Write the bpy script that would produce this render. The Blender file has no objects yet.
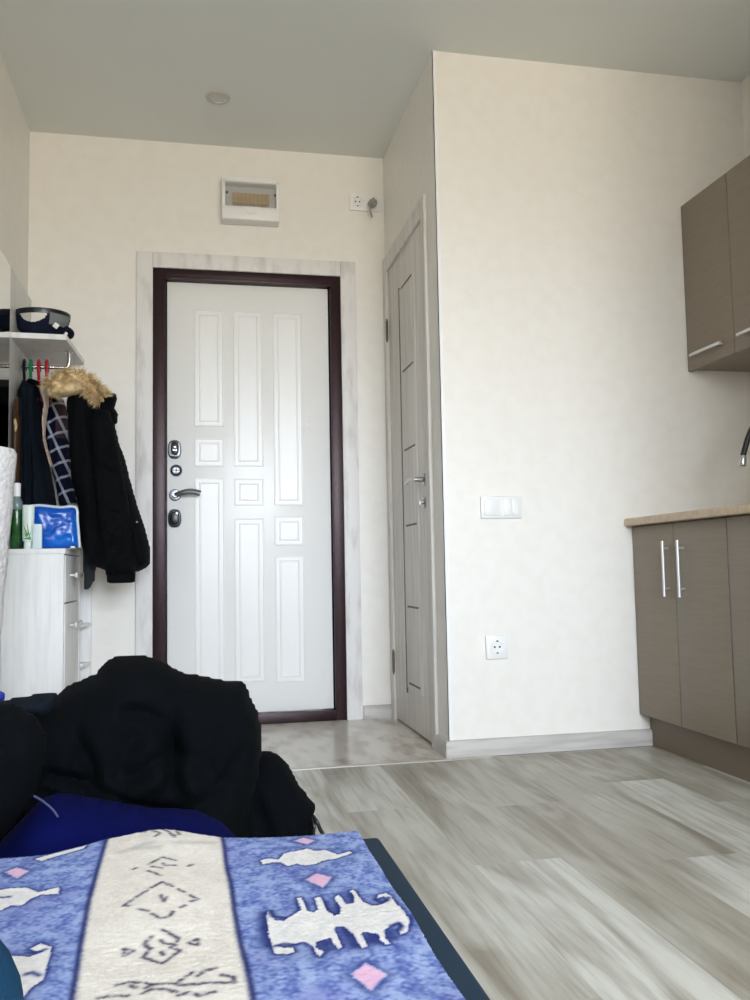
import bpy, bmesh, math, random
import numpy as np
from mathutils import Vector, noise
random.seed(7); np.random.seed(7)
S = bpy.context.scene
COL = S.collection

# ------------------------------------------------------------------ camera
FPX, YAW, PITCH, ROLL, HC = 884.9, math.radians(11.6413), math.radians(4.4412), math.radians(-1.0607), 0.678
_cy, _sy, _cp, _sp = math.cos(YAW), math.sin(YAW), math.cos(PITCH), math.sin(PITCH)
_F = Vector((_sy*_cp, _cy*_cp, _sp)); _R0 = Vector((_cy, -_sy, 0)); _U0 = _R0.cross(_F)
_R = _R0*math.cos(ROLL) + _U0*math.sin(ROLL); _U = _U0*math.cos(ROLL) - _R0*math.sin(ROLL)
CAM = Vector((0, 0, HC))
def ray(px, py): return _F + _R*((px-375)/FPX) + _U*((500-py)/FPX)
def at(px, py, Y):
    d = ray(px, py); return CAM + d*(Y/d.y)
def onz(px, py, z):
    d = ray(px, py); return CAM + d*((z-HC)/d.z)
cd = bpy.data.cameras.new('camera'); cam = bpy.data.objects.new('camera', cd); COL.objects.link(cam)
from mathutils import Matrix
m = Matrix((( _R.x, _U.x, -_F.x, 0), (_R.y, _U.y, -_F.y, 0), (_R.z, _U.z, -_F.z, HC), (0,0,0,1)))
cam.matrix_world = m
cd.sensor_fit = 'VERTICAL'; cd.sensor_height = 36; cd.lens = FPX/1000*36; cd.clip_start = .02
S.camera = cam

# ------------------------------------------------------------------ helpers
def lin(c):
    return tuple(((v/255)/12.92 if v/255 <= .04045 else ((v/255+.055)/1.055)**2.4) for v in c[:3]) + (1,)
class NT:
    def __init__(s, m): s.t = m.node_tree; s.n = s.t.nodes
    def __call__(s, typ, **kw):
        n = s.n.new(typ)
        for k, v in kw.items():
            if k.startswith('i_'):
                n.inputs[k[2:].replace('_', ' ')].default_value = v
            else: setattr(n, k, v)
        return n
    def link(s, a, b): s.t.links.new(a, b)
def mat(name, col, rough=.6, metal=0., spec=.5, mottle=None, bump=None, aniso=None, emit=None, coat=0, alpha=None, trans=0):
    """mottle=(col2, scale, lo, hi); bump=(scale, strength, dist)"""
    m = bpy.data.materials.new(name); m.use_nodes = True
    t = NT(m); b = t.n['Principled BSDF']
    b.inputs['Base Color'].default_value = lin(col); b.inputs['Roughness'].default_value = rough
    b.inputs['Metallic'].default_value = metal; b.inputs['Specular IOR Level'].default_value = spec
    b.inputs['Coat Weight'].default_value = coat; b.inputs['Transmission Weight'].default_value = trans
    if alpha is not None: b.inputs['Alpha'].default_value = alpha
    tc = t('ShaderNodeTexCoord'); mp = t('ShaderNodeMapping'); t.link(tc.outputs['Object'], mp.inputs['Vector'])
    if aniso: mp.inputs['Scale'].default_value = aniso
    if mottle:
        c2, sc, lo, hi = mottle
        n = t('ShaderNodeTexNoise'); n.inputs['Scale'].default_value = sc; n.inputs['Detail'].default_value = 5
        t.link(mp.outputs['Vector'], n.inputs['Vector'])
        r = t('ShaderNodeMapRange'); r.inputs['From Min'].default_value = lo; r.inputs['From Max'].default_value = hi
        t.link(n.outputs['Fac'], r.inputs['Value'])
        x = t('ShaderNodeMix', data_type='RGBA'); x.inputs[6].default_value = lin(col); x.inputs[7].default_value = lin(c2)
        t.link(r.outputs['Result'], x.inputs[0]); t.link(x.outputs[2], b.inputs['Base Color'])
    if bump:
        sc, st, dist = bump
        n = t('ShaderNodeTexNoise'); n.inputs['Scale'].default_value = sc; n.inputs['Detail'].default_value = 4
        t.link(mp.outputs['Vector'], n.inputs['Vector'])
        bp = t('ShaderNodeBump'); bp.inputs['Strength'].default_value = st; bp.inputs['Distance'].default_value = dist
        t.link(n.outputs['Fac'], bp.inputs['Height']); t.link(bp.outputs['Normal'], b.inputs['Normal'])
    return m
def attr_mat(name, rough=.9, spec=.2, mottle=0., sheen=0.):
    m = bpy.data.materials.new(name); m.use_nodes = True
    t = NT(m); b = t.n['Principled BSDF']; b.inputs['Roughness'].default_value = rough; b.inputs['Specular IOR Level'].default_value = spec
    a = t('ShaderNodeAttribute', attribute_name='Col'); t.link(a.outputs['Color'], b.inputs['Base Color'])
    if sheen: b.inputs['Sheen Weight'].default_value = sheen
    return m

class MB:
    """collects shapes in world coordinates"""
    def __init__(s): s.bm = bmesh.new()
    def box(s, a, b, bev=0, seg=2):
        a, b = [min(p) for p in zip(a, b)], [max(p) for p in zip(a, b)]
        bm = bmesh.new()
        bmesh.ops.create_cube(bm, size=1)
        for v in bm.verts:
            v.co = Vector([(a[i]+b[i])/2 + v.co[i]*(b[i]-a[i]) for i in range(3)])
        if bev: bmesh.ops.bevel(bm, geom=bm.edges[:], offset=bev, segments=seg, profile=.5, affect='EDGES', clamp_overlap=True)
        s.add(bm); return s
    def add(s, bm, M=None):
        if M is not None: bmesh.ops.transform(bm, matrix=M, verts=bm.verts)
        me = bpy.data.meshes.new('tmp'); bm.to_mesh(me); bm.free(); s.bm.from_mesh(me); bpy.data.meshes.remove(me)
    def cyl(s, c0, c1, r0, r1=None, seg=24, bev=0):
        c0, c1 = Vector(c0), Vector(c1); r1 = r0 if r1 is None else r1
        d = c1-c0; bm = bmesh.new()
        bmesh.ops.create_cone(bm, cap_ends=True, segments=seg, radius1=r0, radius2=r1, depth=d.length)
        if bev:
            es = [e for e in bm.edges if len(e.link_faces) == 2 and any(len(f.verts) > 4 for f in e.link_faces)]
            bmesh.ops.bevel(bm, geom=es, offset=bev, segments=2, profile=.5, affect='EDGES')
        s.add(bm, Matrix.Translation((c0+c1)/2) @ d.to_track_quat('Z', 'Y').to_matrix().to_4x4()); return s
    def lathe(s, prof, c=(0,0,0), axis=(0,0,1), seg=28, sx=1, sy=1):
        bm = bmesh.new(); rings = []
        for r, z in prof:
            if r < 1e-6: rings.append([bm.verts.new((0,0,z))])
            else: rings.append([bm.verts.new((r*sx*math.cos(2*math.pi*i/seg), r*sy*math.sin(2*math.pi*i/seg), z)) for i in range(seg)])
        for A, B in zip(rings, rings[1:]):
            for i in range(seg):
                j = (i+1) % seg
                if len(A) == 1 and len(B) == 1: continue
                if len(A) == 1: bm.faces.new((A[0], B[i], B[j]))
                elif len(B) == 1: bm.faces.new((A[i], A[j], B[0]))
                else: bm.faces.new((A[i], A[j], B[j], B[i]))
        bmesh.ops.recalc_face_normals(bm, faces=bm.faces)
        s.add(bm, Matrix.Translation(c) @ Vector(axis).to_track_quat('Z', 'Y').to_matrix().to_4x4()); return s
    def tube(s, pts, r, seg=10, flat=1., sub=6, closed=False):
        pts = [Vector(p) for p in pts]
        if sub > 1 and len(pts) > 2:       # catmull-rom
            out = []
            for i in range(len(pts)-1):
                p0, p1, p2, p3 = pts[max(i-1,0)], pts[i], pts[i+1], pts[min(i+2, len(pts)-1)]
                for k in range(sub):
                    t = k/sub
                    out.append(.5*((2*p1)+(p2-p0)*t+(2*p0-5*p1+4*p2-p3)*t*t+(3*p1-p0-3*p2+p3)*t**3))
            out.append(pts[-1]); pts = out
        bm = bmesh.new(); rings = []; n = len(pts)
        rr = r if callable(r) else (lambda t: r)
        up = None
        for i, p in enumerate(pts):
            d = (pts[min(i+1, n-1)]-pts[max(i-1, 0)]).normalized()
            if up is None: up = Vector((0,0,1)) if abs(d.z) < .9 else Vector((1,0,0))
            a = d.cross(up).normalized(); b = a.cross(d).normalized(); up = b
            q = rr(i/(n-1))
            rings.append([bm.verts.new(p+a*q*math.cos(2*math.pi*k/seg)+b*q*flat*math.sin(2*math.pi*k/seg)) for k in range(seg)])
        for A, B in zip(rings, rings[1:]):
            for k in range(seg): bm.faces.new((A[k], A[(k+1)%seg], B[(k+1)%seg], B[k]))
        bm.faces.new(rings[0][::-1]); bm.faces.new(rings[-1])
        bmesh.ops.recalc_face_normals(bm, faces=bm.faces)
        s.add(bm); return s
    def prism(s, poly, d):
        """poly: 3d points; d: extrusion vector"""
        d = Vector(d); bm = bmesh.new()
        A = [bm.verts.new(p) for p in poly]; B = [bm.verts.new(Vector(p)+d) for p in poly]
        bm.faces.new(A); bm.faces.new(B[::-1])
        for i in range(len(A)):
            j = (i+1) % len(A); bm.faces.new((A[j], A[i], B[i], B[j]))
        bmesh.ops.recalc_face_normals(bm, faces=bm.faces); s.add(bm); return s
    def moulding(s, x0, x1, z0, z1, y, w, prof, ny=-1):
        """rectangular picture-frame moulding on a wall facing -Y; prof: (inset fraction, height)"""
        bm = bmesh.new(); rings = []
        for f, h in prof:
            q = f*w
            rings.append([bm.verts.new(p) for p in ((x0+q, y+ny*h, z0+q), (x1-q, y+ny*h, z0+q), (x1-q, y+ny*h, z1-q), (x0+q, y+ny*h, z1-q))])
        for A, B in zip(rings, rings[1:]):
            for k in range(4): bm.faces.new((A[k], A[(k+1)%4], B[(k+1)%4], B[k]))
        bm.faces.new(rings[-1])
        bmesh.ops.recalc_face_normals(bm, faces=bm.faces); s.add(bm); return s
    def raw(s, verts, faces):
        bm = bmesh.new(); vs = [bm.verts.new(v) for v in verts]
        for f in faces:
            try: bm.faces.new([vs[i] for i in f])
            except ValueError: pass
        bmesh.ops.recalc_face_normals(bm, faces=bm.faces); s.add(bm); return s
    def build(s, name, m, parent=None, loc=None, smooth=True, label=None):
        me = bpy.data.meshes.new(name); s.bm.to_mesh(me); s.bm.free()
        return link(name, me, m, parent, loc, smooth, label)
ROOT = {}
def link(name, me, m, parent=None, loc=None, smooth=True, label=None):
    o = bpy.data.objects.new(name, me); COL.objects.link(o)
    if parent is not None:
        base = ROOT[parent.name]; o.parent = parent
    else:
        base = Vector(loc) if loc is not None else Vector((0,0,0)); o.location = base
    ROOT[o.name] = base
    me.transform(Matrix.Translation(-base))
    if m is not None: me.materials.append(m)
    if smooth:
        for p in me.polygons: p.use_smooth = True
        try: me.set_sharp_from_angle(angle=math.radians(38))
        except Exception: pass
    if label: o['label'] = label
    return o
def tag(o, label, cat, group=None):
    o['label'] = label; o['category'] = cat
    if group: o['group'] = group
    return o
def thing(name, label, cat, loc, group=None):
    o = bpy.data.objects.new(name, None); COL.objects.link(o); o.location = loc; o.empty_display_size = .1
    ROOT[o.name] = Vector(loc)
    return tag(o, label, cat, group)
def struct(o, label=None):
    o['kind'] = 'structure'
    if label: o['label'] = label
    return o

def seg_dist(P, a, b):
    a, b = np.array(a), np.array(b); d = b-a
    t = np.clip(((P-a)@d)/(d@d+1e-12), 0, 1)
    return np.linalg.norm(P-(a+t[:,None]*d), axis=1)
def poly_dist(P, poly):
    return np.min([seg_dist(P, poly[i], poly[(i+1)%len(poly)]) for i in range(len(poly))], axis=0)
def inside(P, poly):
    x, y = P[:,0], P[:,1]; r = np.zeros(len(P), bool)
    for i in range(len(poly)):
        (x0,y0),(x1,y1) = poly[i], poly[(i+1)%len(poly)]
        if y0 == y1: continue
        c = ((y0 > y) != (y1 > y)) & (x < (x1-x0)*(y-y0)/(y1-y0)+x0)
        r ^= c
    return r
def inflate(mb, px, Y, half, R, step=.006, folds=(), nz=(0,0), bend=None, smooth=4, flatback=1., noise_scale=None):
    """a stuffed, closed body: silhouette px (drawn at depth Y), half-thickness half (m), rounded over R (m);
    folds: list of (polyline px, depth m, width m) pressed into the front; nz=(amp, scale) rumples"""
    poly = [(p.x, p.z) for p in (at(x, y, Y) for x, y in px)]
    xs = [p[0] for p in poly]; zs = [p[1] for p in poly]
    x0, x1, z0, z1 = min(xs)-step, max(xs)+step, min(zs)-step, max(zs)+step
    nx, nzz = int((x1-x0)/step)+2, int((z1-z0)/step)+2
    gx = x0+np.arange(nx)*step; gz = z0+np.arange(nzz)*step
    X, Z = np.meshgrid(gx, gz, indexing='ij')
    P = np.stack([X.ravel(), Z.ravel()], 1)
    cc = np.stack([(X[:-1,:-1]+step/2).ravel(), (Z[:-1,:-1]+step/2).ravel()], 1)
    cell = inside(cc, poly).reshape(nx-1, nzz-1)
    used = np.zeros((nx, nzz), bool)
    for dx in (0,1):
        for dz in (0,1): used[dx:nx-1+dx, dz:nzz-1+dz] |= cell
    d = poly_dist(P, poly); ins = inside(P, poly); d = np.where(ins, d, 0)
    u = np.clip(d/R, 0, 1); h = half*np.sqrt(np.clip(1-(1-u)**2, 0, 1))
    rum = np.zeros(len(P))
    if nz[0]:
        for i in np.nonzero(used.ravel())[0]:
            v = Vector((P[i,0]*nz[1], Y*3, P[i,1]*nz[1]))
            if noise_scale: v = Vector((v.x*noise_scale[0], v.y, v.z*noise_scale[1]))
            w = Vector((noise.noise(v*1.3+Vector((5,2,1))), 0, noise.noise(v*1.3+Vector((1,9,4)))))
            q = noise.noise(v+w*1.2)
            rum[i] = (1-abs(q)*3.0)*nz[0] + noise.noise(v*2.7)*nz[0]*.35
    front = -h + rum*u
    for pl, dep, wid in folds:
        pw = [(p.x, p.z) for p in (at(x, y, Y) for x, y in pl)]
        dd = np.min([seg_dist(P, pw[i], pw[i+1]) for i in range(len(pw)-1)], axis=0)
        front += dep*np.exp(-(dd/wid)**2)*u
    back = h*flatback - rum*u*.5
    yb = np.zeros(len(P)) if bend is None else bend(P[:,0], P[:,1])
    idx = -np.ones(nx*nzz, int); ui = np.nonzero(used.ravel())[0]; idx[ui] = np.arange(len(ui)); n = len(ui)
    V = np.concatenate([np.stack([P[ui,0], Y+yb[ui]+front[ui], P[ui,1]], 1), np.stack([P[ui,0], Y+yb[ui]+back[ui]+.001, P[ui,1]], 1)])
    F = []; ed = {}
    I = idx.reshape(nx, nzz)
    for i, j in zip(*np.nonzero(cell)):
        q = (I[i,j], I[i+1,j], I[i+1,j+1], I[i,j+1]); F.append(q); F.append(tuple(k+n for k in q[::-1]))
        for k in range(4):
            e = (q[k], q[(k+1)%4])
            if (e[1], e[0]) in ed: del ed[(e[1], e[0])]
            else: ed[e] = 1
    for a, b in ed: F.append((b, a, a+n, b+n))
    # laplacian smoothing
    E = set()
    for f in F:
        for k in range(4): E.add((min(f[k], f[(k+1)%4]), max(f[k], f[(k+1)%4])))
    E = np.array(list(E))
    deg = np.zeros(len(V)); np.add.at(deg, E[:,0], 1); np.add.at(deg, E[:,1], 1)
    for _ in range(smooth):
        A = np.zeros_like(V); np.add.at(A, E[:,0], V[E[:,1]]); np.add.at(A, E[:,1], V[E[:,0]])
        V = V*.5 + .5*A/deg[:,None]
    mb.raw([tuple(v) for v in V], F)
    return mb
def strands(mb, base_pts, dirs, length, w):
    vs, fs = [], []
    for p, d in zip(base_pts, dirs):
        a = d.cross(Vector((random.random(), random.random(), random.random()))).normalized()*w
        L = length*random.uniform(.5, 1.2); k = len(vs)
        mid = p+d*L*.55; tip = p+(d+Vector((random.uniform(-.3,.3), random.uniform(-.3,.3), -.25))*.6).normalized()*L
        vs += [p-a, p+a, mid+a*.7, mid-a*.7, tip]; fs += [(k, k+1, k+2, k+3), (k+3, k+2, k+4)]
    mb.raw(vs, fs)

# ------------------------------------------------------------------ materials
M = {}
M['wall'] = mat('wallpaper', (238, 235, 228), .42, spec=.5, mottle=((236, 232, 224), 18, .42, .62), bump=(70, .06, .003))
M['ceiling'] = mat('ceiling_paint', (228, 231, 226), .6, spec=.3)
M['whitewood'] = mat('pale_ash_laminate', (234, 234, 232), .5, mottle=((222, 221, 219), 7, .45, .68), aniso=(6, 6, .5))
M['casing'] = mat('bleached_ash_laminate', (230, 228, 226), .5, mottle=((206, 202, 199), 8, .48, .72), aniso=(3, 3, .8))
M['greydoor'] = mat('grey_ash_laminate', (226, 222, 216), .5, mottle=((208, 203, 197), 6, .42, .68), aniso=(6, 6, .35))
M['base'] = mat('grey_ash_baseboard', (196, 192, 187), .5, mottle=((172, 168, 163), 6, .42, .68), aniso=(.6, .6, 6))
M['doorwhite'] = mat('white_door_film', (238, 238, 236), .31, spec=.5, bump=(90, .03, .002))
M['maroon'] = mat('hammered_maroon_steel', (38, 15, 20), .32, metal=.35, mottle=((60, 32, 40), 260, .5, .7), bump=(300, .35, .002))
M['chrome'] = mat('satin_chrome', (190, 190, 190), .25, metal=1)
M['darkmetal'] = mat('gunmetal', (70, 74, 80), .3, metal=.9)
M['lockmetal'] = mat('nickel', (128, 132, 138), .32, metal=.9)
M['bronze'] = mat('antique_bronze', (110, 98, 90), .45, metal=.5)
M['blackplastic'] = mat('black_plastic', (18, 20, 26), .3)
M['whiteplastic'] = mat('white_plastic', (238, 238, 236), .35)
M['greyplastic'] = mat('grey_plastic', (150, 148, 140), .4)
M['taupe'] = mat('taupe_laminate', (134, 122, 107), .42, spec=.4, mottle=((129, 117, 102), 9, .4, .65), aniso=(1, 1, 14))
M['taupe_dark'] = mat('taupe_edge', (92, 80, 66), .5)
M['worktop'] = mat('beige_worktop', (198, 178, 150), .4, mottle=((184, 162, 134), 60, .45, .65))
M['black_cloth'] = mat('black_wool', (5, 7, 10), .85, spec=.12, bump=(500, .2, .002))
M['heap_cloth'] = mat('black_padded_cloth', (3, 6, 10), .9, spec=.10, bump=(60, .3, .004))
M['dark_jacket'] = mat('charcoal_navy_wool', (14, 22, 31), .85, spec=.12, bump=(400, .2, .002))
M['blue_cloth'] = mat('royal_blue_nylon', (3, 8, 62), .9, spec=.08, bump=(40, .25, .004))
M['navy'] = mat('dark_navy_upholstery', (32, 52, 70), .8, spec=.2, bump=(700, .25, .001))
M['teal'] = mat('teal_fleece', (22, 62, 92), .95, spec=.1, bump=(350, .5, .003))
M['cream_cloth'] = mat('cream_cloth', (214, 192, 176), .85)
M['brown'] = mat('brown_leather', (76, 48, 28), .5, bump=(60, .3, .003))
M['beige_fur'] = mat('beige_lining', (196, 176, 132), .9)
M['fur'] = mat('tan_fur', (230, 206, 162), .8, spec=.2, mottle=((184, 156, 110), 40, .4, .65))
M['red'] = mat('red_plastic', (190, 34, 48), .4)
M['green'] = mat('green_plastic', (28, 142, 92), .4)
M['bottle'] = mat('green_bottle', (30, 92, 34), .15, spec=.6, mottle=((16, 60, 30), 30, .4, .6))
M['bottle_neck'] = mat('grey_green_clear', (118, 136, 138), .2)
M['blue_film'] = mat('blue_plastic_film', (0, 84, 186), .25, spec=.5, bump=(10, .15, .012), mottle=((0, 112, 212), 9, .5, .7))
M['clear_edge'] = mat('milky_vinyl', (206, 216, 224), .3)
M['mirror'] = mat('mirror_glass', (226, 230, 226), .02, metal=1)
M['yellow'] = mat('amber_breakers', (214, 172, 78), .4)
M['smoke'] = mat('smoky_lid', (170, 176, 178), .15, alpha=.22)
M['diffuser'] = mat('frosted_lens', (206, 206, 202), .4)
M['tilehall'] = mat('hall_vinyl', (206, 200, 190), .22, spec=.5, mottle=((164, 148, 134), 5, .46, .72), aniso=(2.4, 1, 1))
M['strip'] = mat('threshold_metal', (200, 196, 188), .4, metal=.2)
M['window_frame'] = mat('white_upvc', (240, 240, 240), .35)

def bubble_mat():
    m = bpy.data.materials.new('bubble_wrap'); m.use_nodes = True; t = NT(m); b = t.n['Principled BSDF']
    b.inputs['Base Color'].default_value = lin((214, 212, 212)); b.inputs['Roughness'].default_value = .3
    tc = t('ShaderNodeTexCoord'); v = t('ShaderNodeTexVoronoi'); v.inputs['Scale'].default_value = 70
    t.link(tc.outputs['Object'], v.inputs['Vector']); bp = t('ShaderNodeBump'); bp.invert = True
    bp.inputs['Strength'].default_value = .7; bp.inputs['Distance'].default_value = .006
    t.link(v.outputs['Distance'], bp.inputs['Height']); t.link(bp.outputs['Normal'], b.inputs['Normal']); return m
M['bubble'] = bubble_mat()
def plaid_mat():
    m = bpy.data.materials.new('plaid_flannel'); m.use_nodes = True; t = NT(m); b = t.n['Principled BSDF']
    b.inputs['Roughness'].default_value = .9; b.inputs['Specular IOR Level'].default_value = .1
    tc = t('ShaderNodeTexCoord'); mp = t('ShaderNodeMapping'); mp.inputs['Rotation'].default_value = (0, math.radians(24), 0)
    t.link(tc.outputs['Object'], mp.inputs['Vector']); sx = t('ShaderNodeSeparateXYZ'); t.link(mp.outputs['Vector'], sx.inputs[0])
    def band(sock, period, width, ph=0):
        a = t('ShaderNodeMath', operation='ADD'); a.inputs[1].default_value = ph+10; t.link(sock, a.inputs[0])
        d = t('ShaderNodeMath', operation='DIVIDE'); d.inputs[1].default_value = period; t.link(a.outputs[0], d.inputs[0])
        f = t('ShaderNodeMath', operation='FRACT'); t.link(d.outputs[0], f.inputs[0])
        l = t('ShaderNodeMath', operation='LESS_THAN'); l.inputs[1].default_value = width; t.link(f.outputs[0], l.inputs[0]); return l.outputs[0]
    def mix(fac, a, c):
        x = t('ShaderNodeMix', data_type='RGBA'); t.link(fac, x.inputs[0]) if not isinstance(fac, float) else None
        if isinstance(a, tuple): x.inputs[6].default_value = lin(a)
        else: t.link(a, x.inputs[6])
        x.inputs[7].default_value = lin(c); return x.outputs[2]
    def scale(s, k):
        q = t('ShaderNodeMath', operation='MULTIPLY'); q.inputs[1].default_value = k; t.link(s, q.inputs[0]); return q.outputs[0]
    su = t('ShaderNodeSeparateXYZ'); t.link(tc.outputs['Object'], su.inputs[0])
    gz = t('ShaderNodeMath', operation='GREATER_THAN'); gz.inputs[1].default_value = .075; t.link(su.outputs['Z'], gz.inputs[0])
    gx = t('ShaderNodeMath', operation='GREATER_THAN'); gx.inputs[1].default_value = -.035; t.link(su.outputs['X'], gx.inputs[0])
    gg = t('ShaderNodeMath', operation='MULTIPLY'); t.link(gz.outputs[0], gg.inputs[0]); t.link(gx.outputs[0], gg.inputs[1])
    c = mix(scale(gg.outputs[0], .9), (18, 24, 44), (74, 52, 58))
    c = mix(scale(band(sx.outputs['X'], .052, .2), .62), c, (196, 200, 214))
    c = mix(scale(band(sx.outputs['Z'], .058, .17), .62), c, (196, 200, 214))
    t.link(c, b.inputs['Base Color']); return m
M['plaid'] = plaid_mat()
def floor_mat():
    m = bpy.data.materials.new('whitewashed_laminate'); m.use_nodes = True; t = NT(m); b = t.n['Principled BSDF']
    b.inputs['Roughness'].default_value = .42; b.inputs['Specular IOR Level'].default_value = .4
    tc = t('ShaderNodeTexCoord'); at_ = t('ShaderNodeAttribute', attribute_name='tone')
    sp = t('ShaderNodeSeparateColor'); t.link(at_.outputs['Color'], sp.inputs[0])
    off = t('ShaderNodeCombineXYZ'); t.link(sp.outputs[1], off.inputs[2])
    k = t('ShaderNodeVectorMath', operation='SCALE'); k.inputs['Scale'].default_value = 40; t.link(off.outputs[0], k.inputs[0])
    def grain(scale, sx, sy, detail, dist):
        mp = t('ShaderNodeMapping'); mp.inputs['Scale'].default_value = (sx, sy, 1); t.link(tc.outputs['Object'], mp.inputs['Vector'])
        ad = t('ShaderNodeVectorMath', operation='ADD'); t.link(mp.outputs[0], ad.inputs[0]); t.link(k.outputs[0], ad.inputs[1])
        n = t('ShaderNodeTexNoise'); n.inputs['Scale'].default_value = scale; n.inputs['Detail'].default_value = detail
        n.inputs['Distortion'].default_value = dist; t.link(ad.outputs[0], n.inputs['Vector']); return n.outputs['Fac']
    g1 = grain(1, 9, 1.1, 6, .8); g2 = grain(1, 70, 4, 4, .2); g3 = grain(1, 4, 1.4, 5, 1.2)
    def rng(s, a, bb, lo=0, hi=1):
        r = t('ShaderNodeMapRange'); r.inputs['From Min'].default_value = a; r.inputs['From Max'].default_value = bb
        r.inputs['To Min'].default_value = lo; r.inputs['To Max'].default_value = hi; t.link(s, r.inputs['Value']); return r.outputs[0]
    def mix(f, a, c):
        x = t('ShaderNodeMix', data_type='RGBA'); t.link(f, x.inputs[0])
        for i, v in ((6, a), (7, c)):
            if isinstance(v, tuple): x.inputs[i].default_value = lin(v)
            else: t.link(v, x.inputs[i])
        return x.outputs[2]
    c = mix(sp.outputs[0], (152, 145, 130), (212, 213, 206))
    c = mix(rng(g1, .46, .68, 0, .8), c, (128, 117, 99))
    c = mix(rng(g3, .50, .72, 0, .7), c, (206, 208, 200))
    c = mix(rng(g2, .46, .78, 0, .5), c, (118, 106, 92))
    t.link(c, b.inputs['Base Color'])
    bp = t('ShaderNodeBump'); bp.inputs['Strength'].default_value = .08; bp.inputs['Distance'].default_value = .002
    t.link(g2, bp.inputs['Height']); t.link(bp.outputs['Normal'], b.inputs['Normal']); return m
M['floor'] = floor_mat()

# ------------------------------------------------------------------ room shell
XL, XP, XR, YF, YP, YB, H = -.706, .896, 2.207, 4.01, 3.11, -2.2, 2.64
YT = 3.07      # seam between laminate and hall vinyl
def floor():
    vs, fs, tone = [], [], []
    edges = [.833+.207*k for k in range(-9, 9)]
    rnd = random.Random(4)
    known = {.626: [(1.99, .95), (3.2, .42)], 1.04: [(1.915, .9), (3.2, .3)], 1.247: [(1.6, .3), (2.62, .85), (3.3, .25)], .833: [(1.25, .5), (2.45, .22), (3.2, .35)], .419: [(1.35, .3), (2.5, .55), (3.2, .75)], .212: [(1.9, .3), (3.2, .9)]}
    def quad(x0, x1, y0, y1, v):
        x0, x1 = max(x0, XL-.05), min(x1, XR+.05); y1 = min(y1, YT)
        if x1 <= x0 or y1 <= y0: return
        g = .0002; k = len(vs)
        vs.extend([(x0+g, y0+g, 0), (x1-g, y0+g, 0), (x1-g, y1-g, 0), (x0+g, y1-g, 0)]); fs.append((k, k+1, k+2, k+3)); tone.append((v, rnd.random(), 0, 1))
    for e in edges:
        key = min(known, key=lambda q: abs(q-e))
        if abs(key-e) < .01:
            y = YB-.1
            js = known[key]; first = js[0][0]
            quad(e, e+.207, y, first-1.29, rnd.random()); y = max(first-1.29, y)
            for j, v in js: quad(e, e+.207, y, j, v); y = j
        else:
            y = YB-.1-rnd.random()*1.2
            while y < YT:
                quad(e, e+.207, max(y, YB-.1), y+1.29, rnd.random()*.8); y += 1.29
    me = bpy.data.meshes.new('floor'); me.from_pydata(vs, [], fs)
    ca = me.color_attributes.new('tone', 'FLOAT_COLOR', 'CORNER')
    for i, p in enumerate(me.polygons):
        for l in p.loop_indices: ca.data[l].color = tone[i]
    o = link('floor', me, M['floor'], smooth=False); struct(o, 'whitewashed grey laminate plank floor')
    sub = MB().box((XL-.1, YB-.1, -.12), (XR+.1, YF+.2, -.002)).build('floor_slab', M['strip'], o, smooth=False)
floor()
o = MB().box((XL-.05, YT, -.002), (XP+.15, YF+.05, .001)).build('floor_hall', M['tilehall'], smooth=False); struct(o, 'brownish glossy vinyl floor of the entrance hall')
o = MB().box((XL, YT-.014, 0), (XP-.002, YT+.012, .004), .0015).build('trim_1', M['strip']); struct(o, 'thin threshold strip between hall floor and laminate')
struct(MB().box((XL-.1, YB-.1, H), (XR+.1, YF+.2, H+.1)).build('ceiling', M['ceiling'], smooth=False), 'pale grey ceiling')
struct(MB().box((XL-.1, YB-.1, 0), (XL, YF+.2, H)).build('wall_left', M['wall'], smooth=False), 'cream papered left wall')
DX0, DX1, DZ = -.179, .681, 2.05
w = MB().box((XL, YF, 0), (DX0, YF+.2, H)).box((DX1, YF, 0), (XR+.1, YF+.2, H)).box((DX0, YF, DZ), (DX1, YF+.2, H))
struct(w.build('wall_back', M['wall'], smooth=False), 'cream papered wall around the entrance door')
BY0, BY1, BZ = 3.30, 3.945, 2.065
w = MB().box((XP, YP+.1, 0), (XP+.1, BY0, H)).box((XP, BY1, 0), (XP+.1, YF, H)).box((XP, BY0, BZ), (XP+.1, BY1, H))
struct(w.build('wall_side', M['wall'], smooth=False), 'cream papered partition wall around the narrow grey door')
struct(MB().box((XP, YP, 0), (XR, YP+.1, H)).build('wall_front', M['wall'], smooth=False), 'cream papered partition wall with switch and socket')
struct(MB().box((XR, YB-.1, 0), (XR+.1, YF, H)).box((1.54, .80, 0), (XR, 1.50, H)).build('wall_right', M['wall'], smooth=False), 'cream papered right wall behind the kitchen units, with added light-blocking pier')  # second box: unseen pier added to keep window light off the kitchen corner
WX0, WX1, WZ0, WZ1 = -.20, 1.80, .85, 2.45
w = MB().box((XL, YB-.1, 0), (WX0, YB, H)).box((WX1, YB-.1, 0), (XR, YB, H)).box((WX0, YB-.1, 0), (WX1, YB, WZ0)).box((WX0, YB-.1, WZ1), (WX1, YB, H))
struct(w.build('wall_rear', M['wall'], smooth=False), 'wall with the window behind the viewer')
wf = MB()
for a, b in (((WX0, WZ0), (WX1, WZ0+.06)), ((WX0, WZ1-.06), (WX1, WZ1)), ((WX0, WZ0), (WX0+.06, WZ1)), ((WX1-.06, WZ0), (WX1, WZ1)), ((.72, WZ0), (.80, WZ1))):
    wf.box((a[0], YB-.08, a[1]), (b[0], YB-.03, b[1]), .004)
wn = struct(wf.build('window_1', M['window_frame']), 'white framed window'); wn['label'] = 'white framed window'
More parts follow.
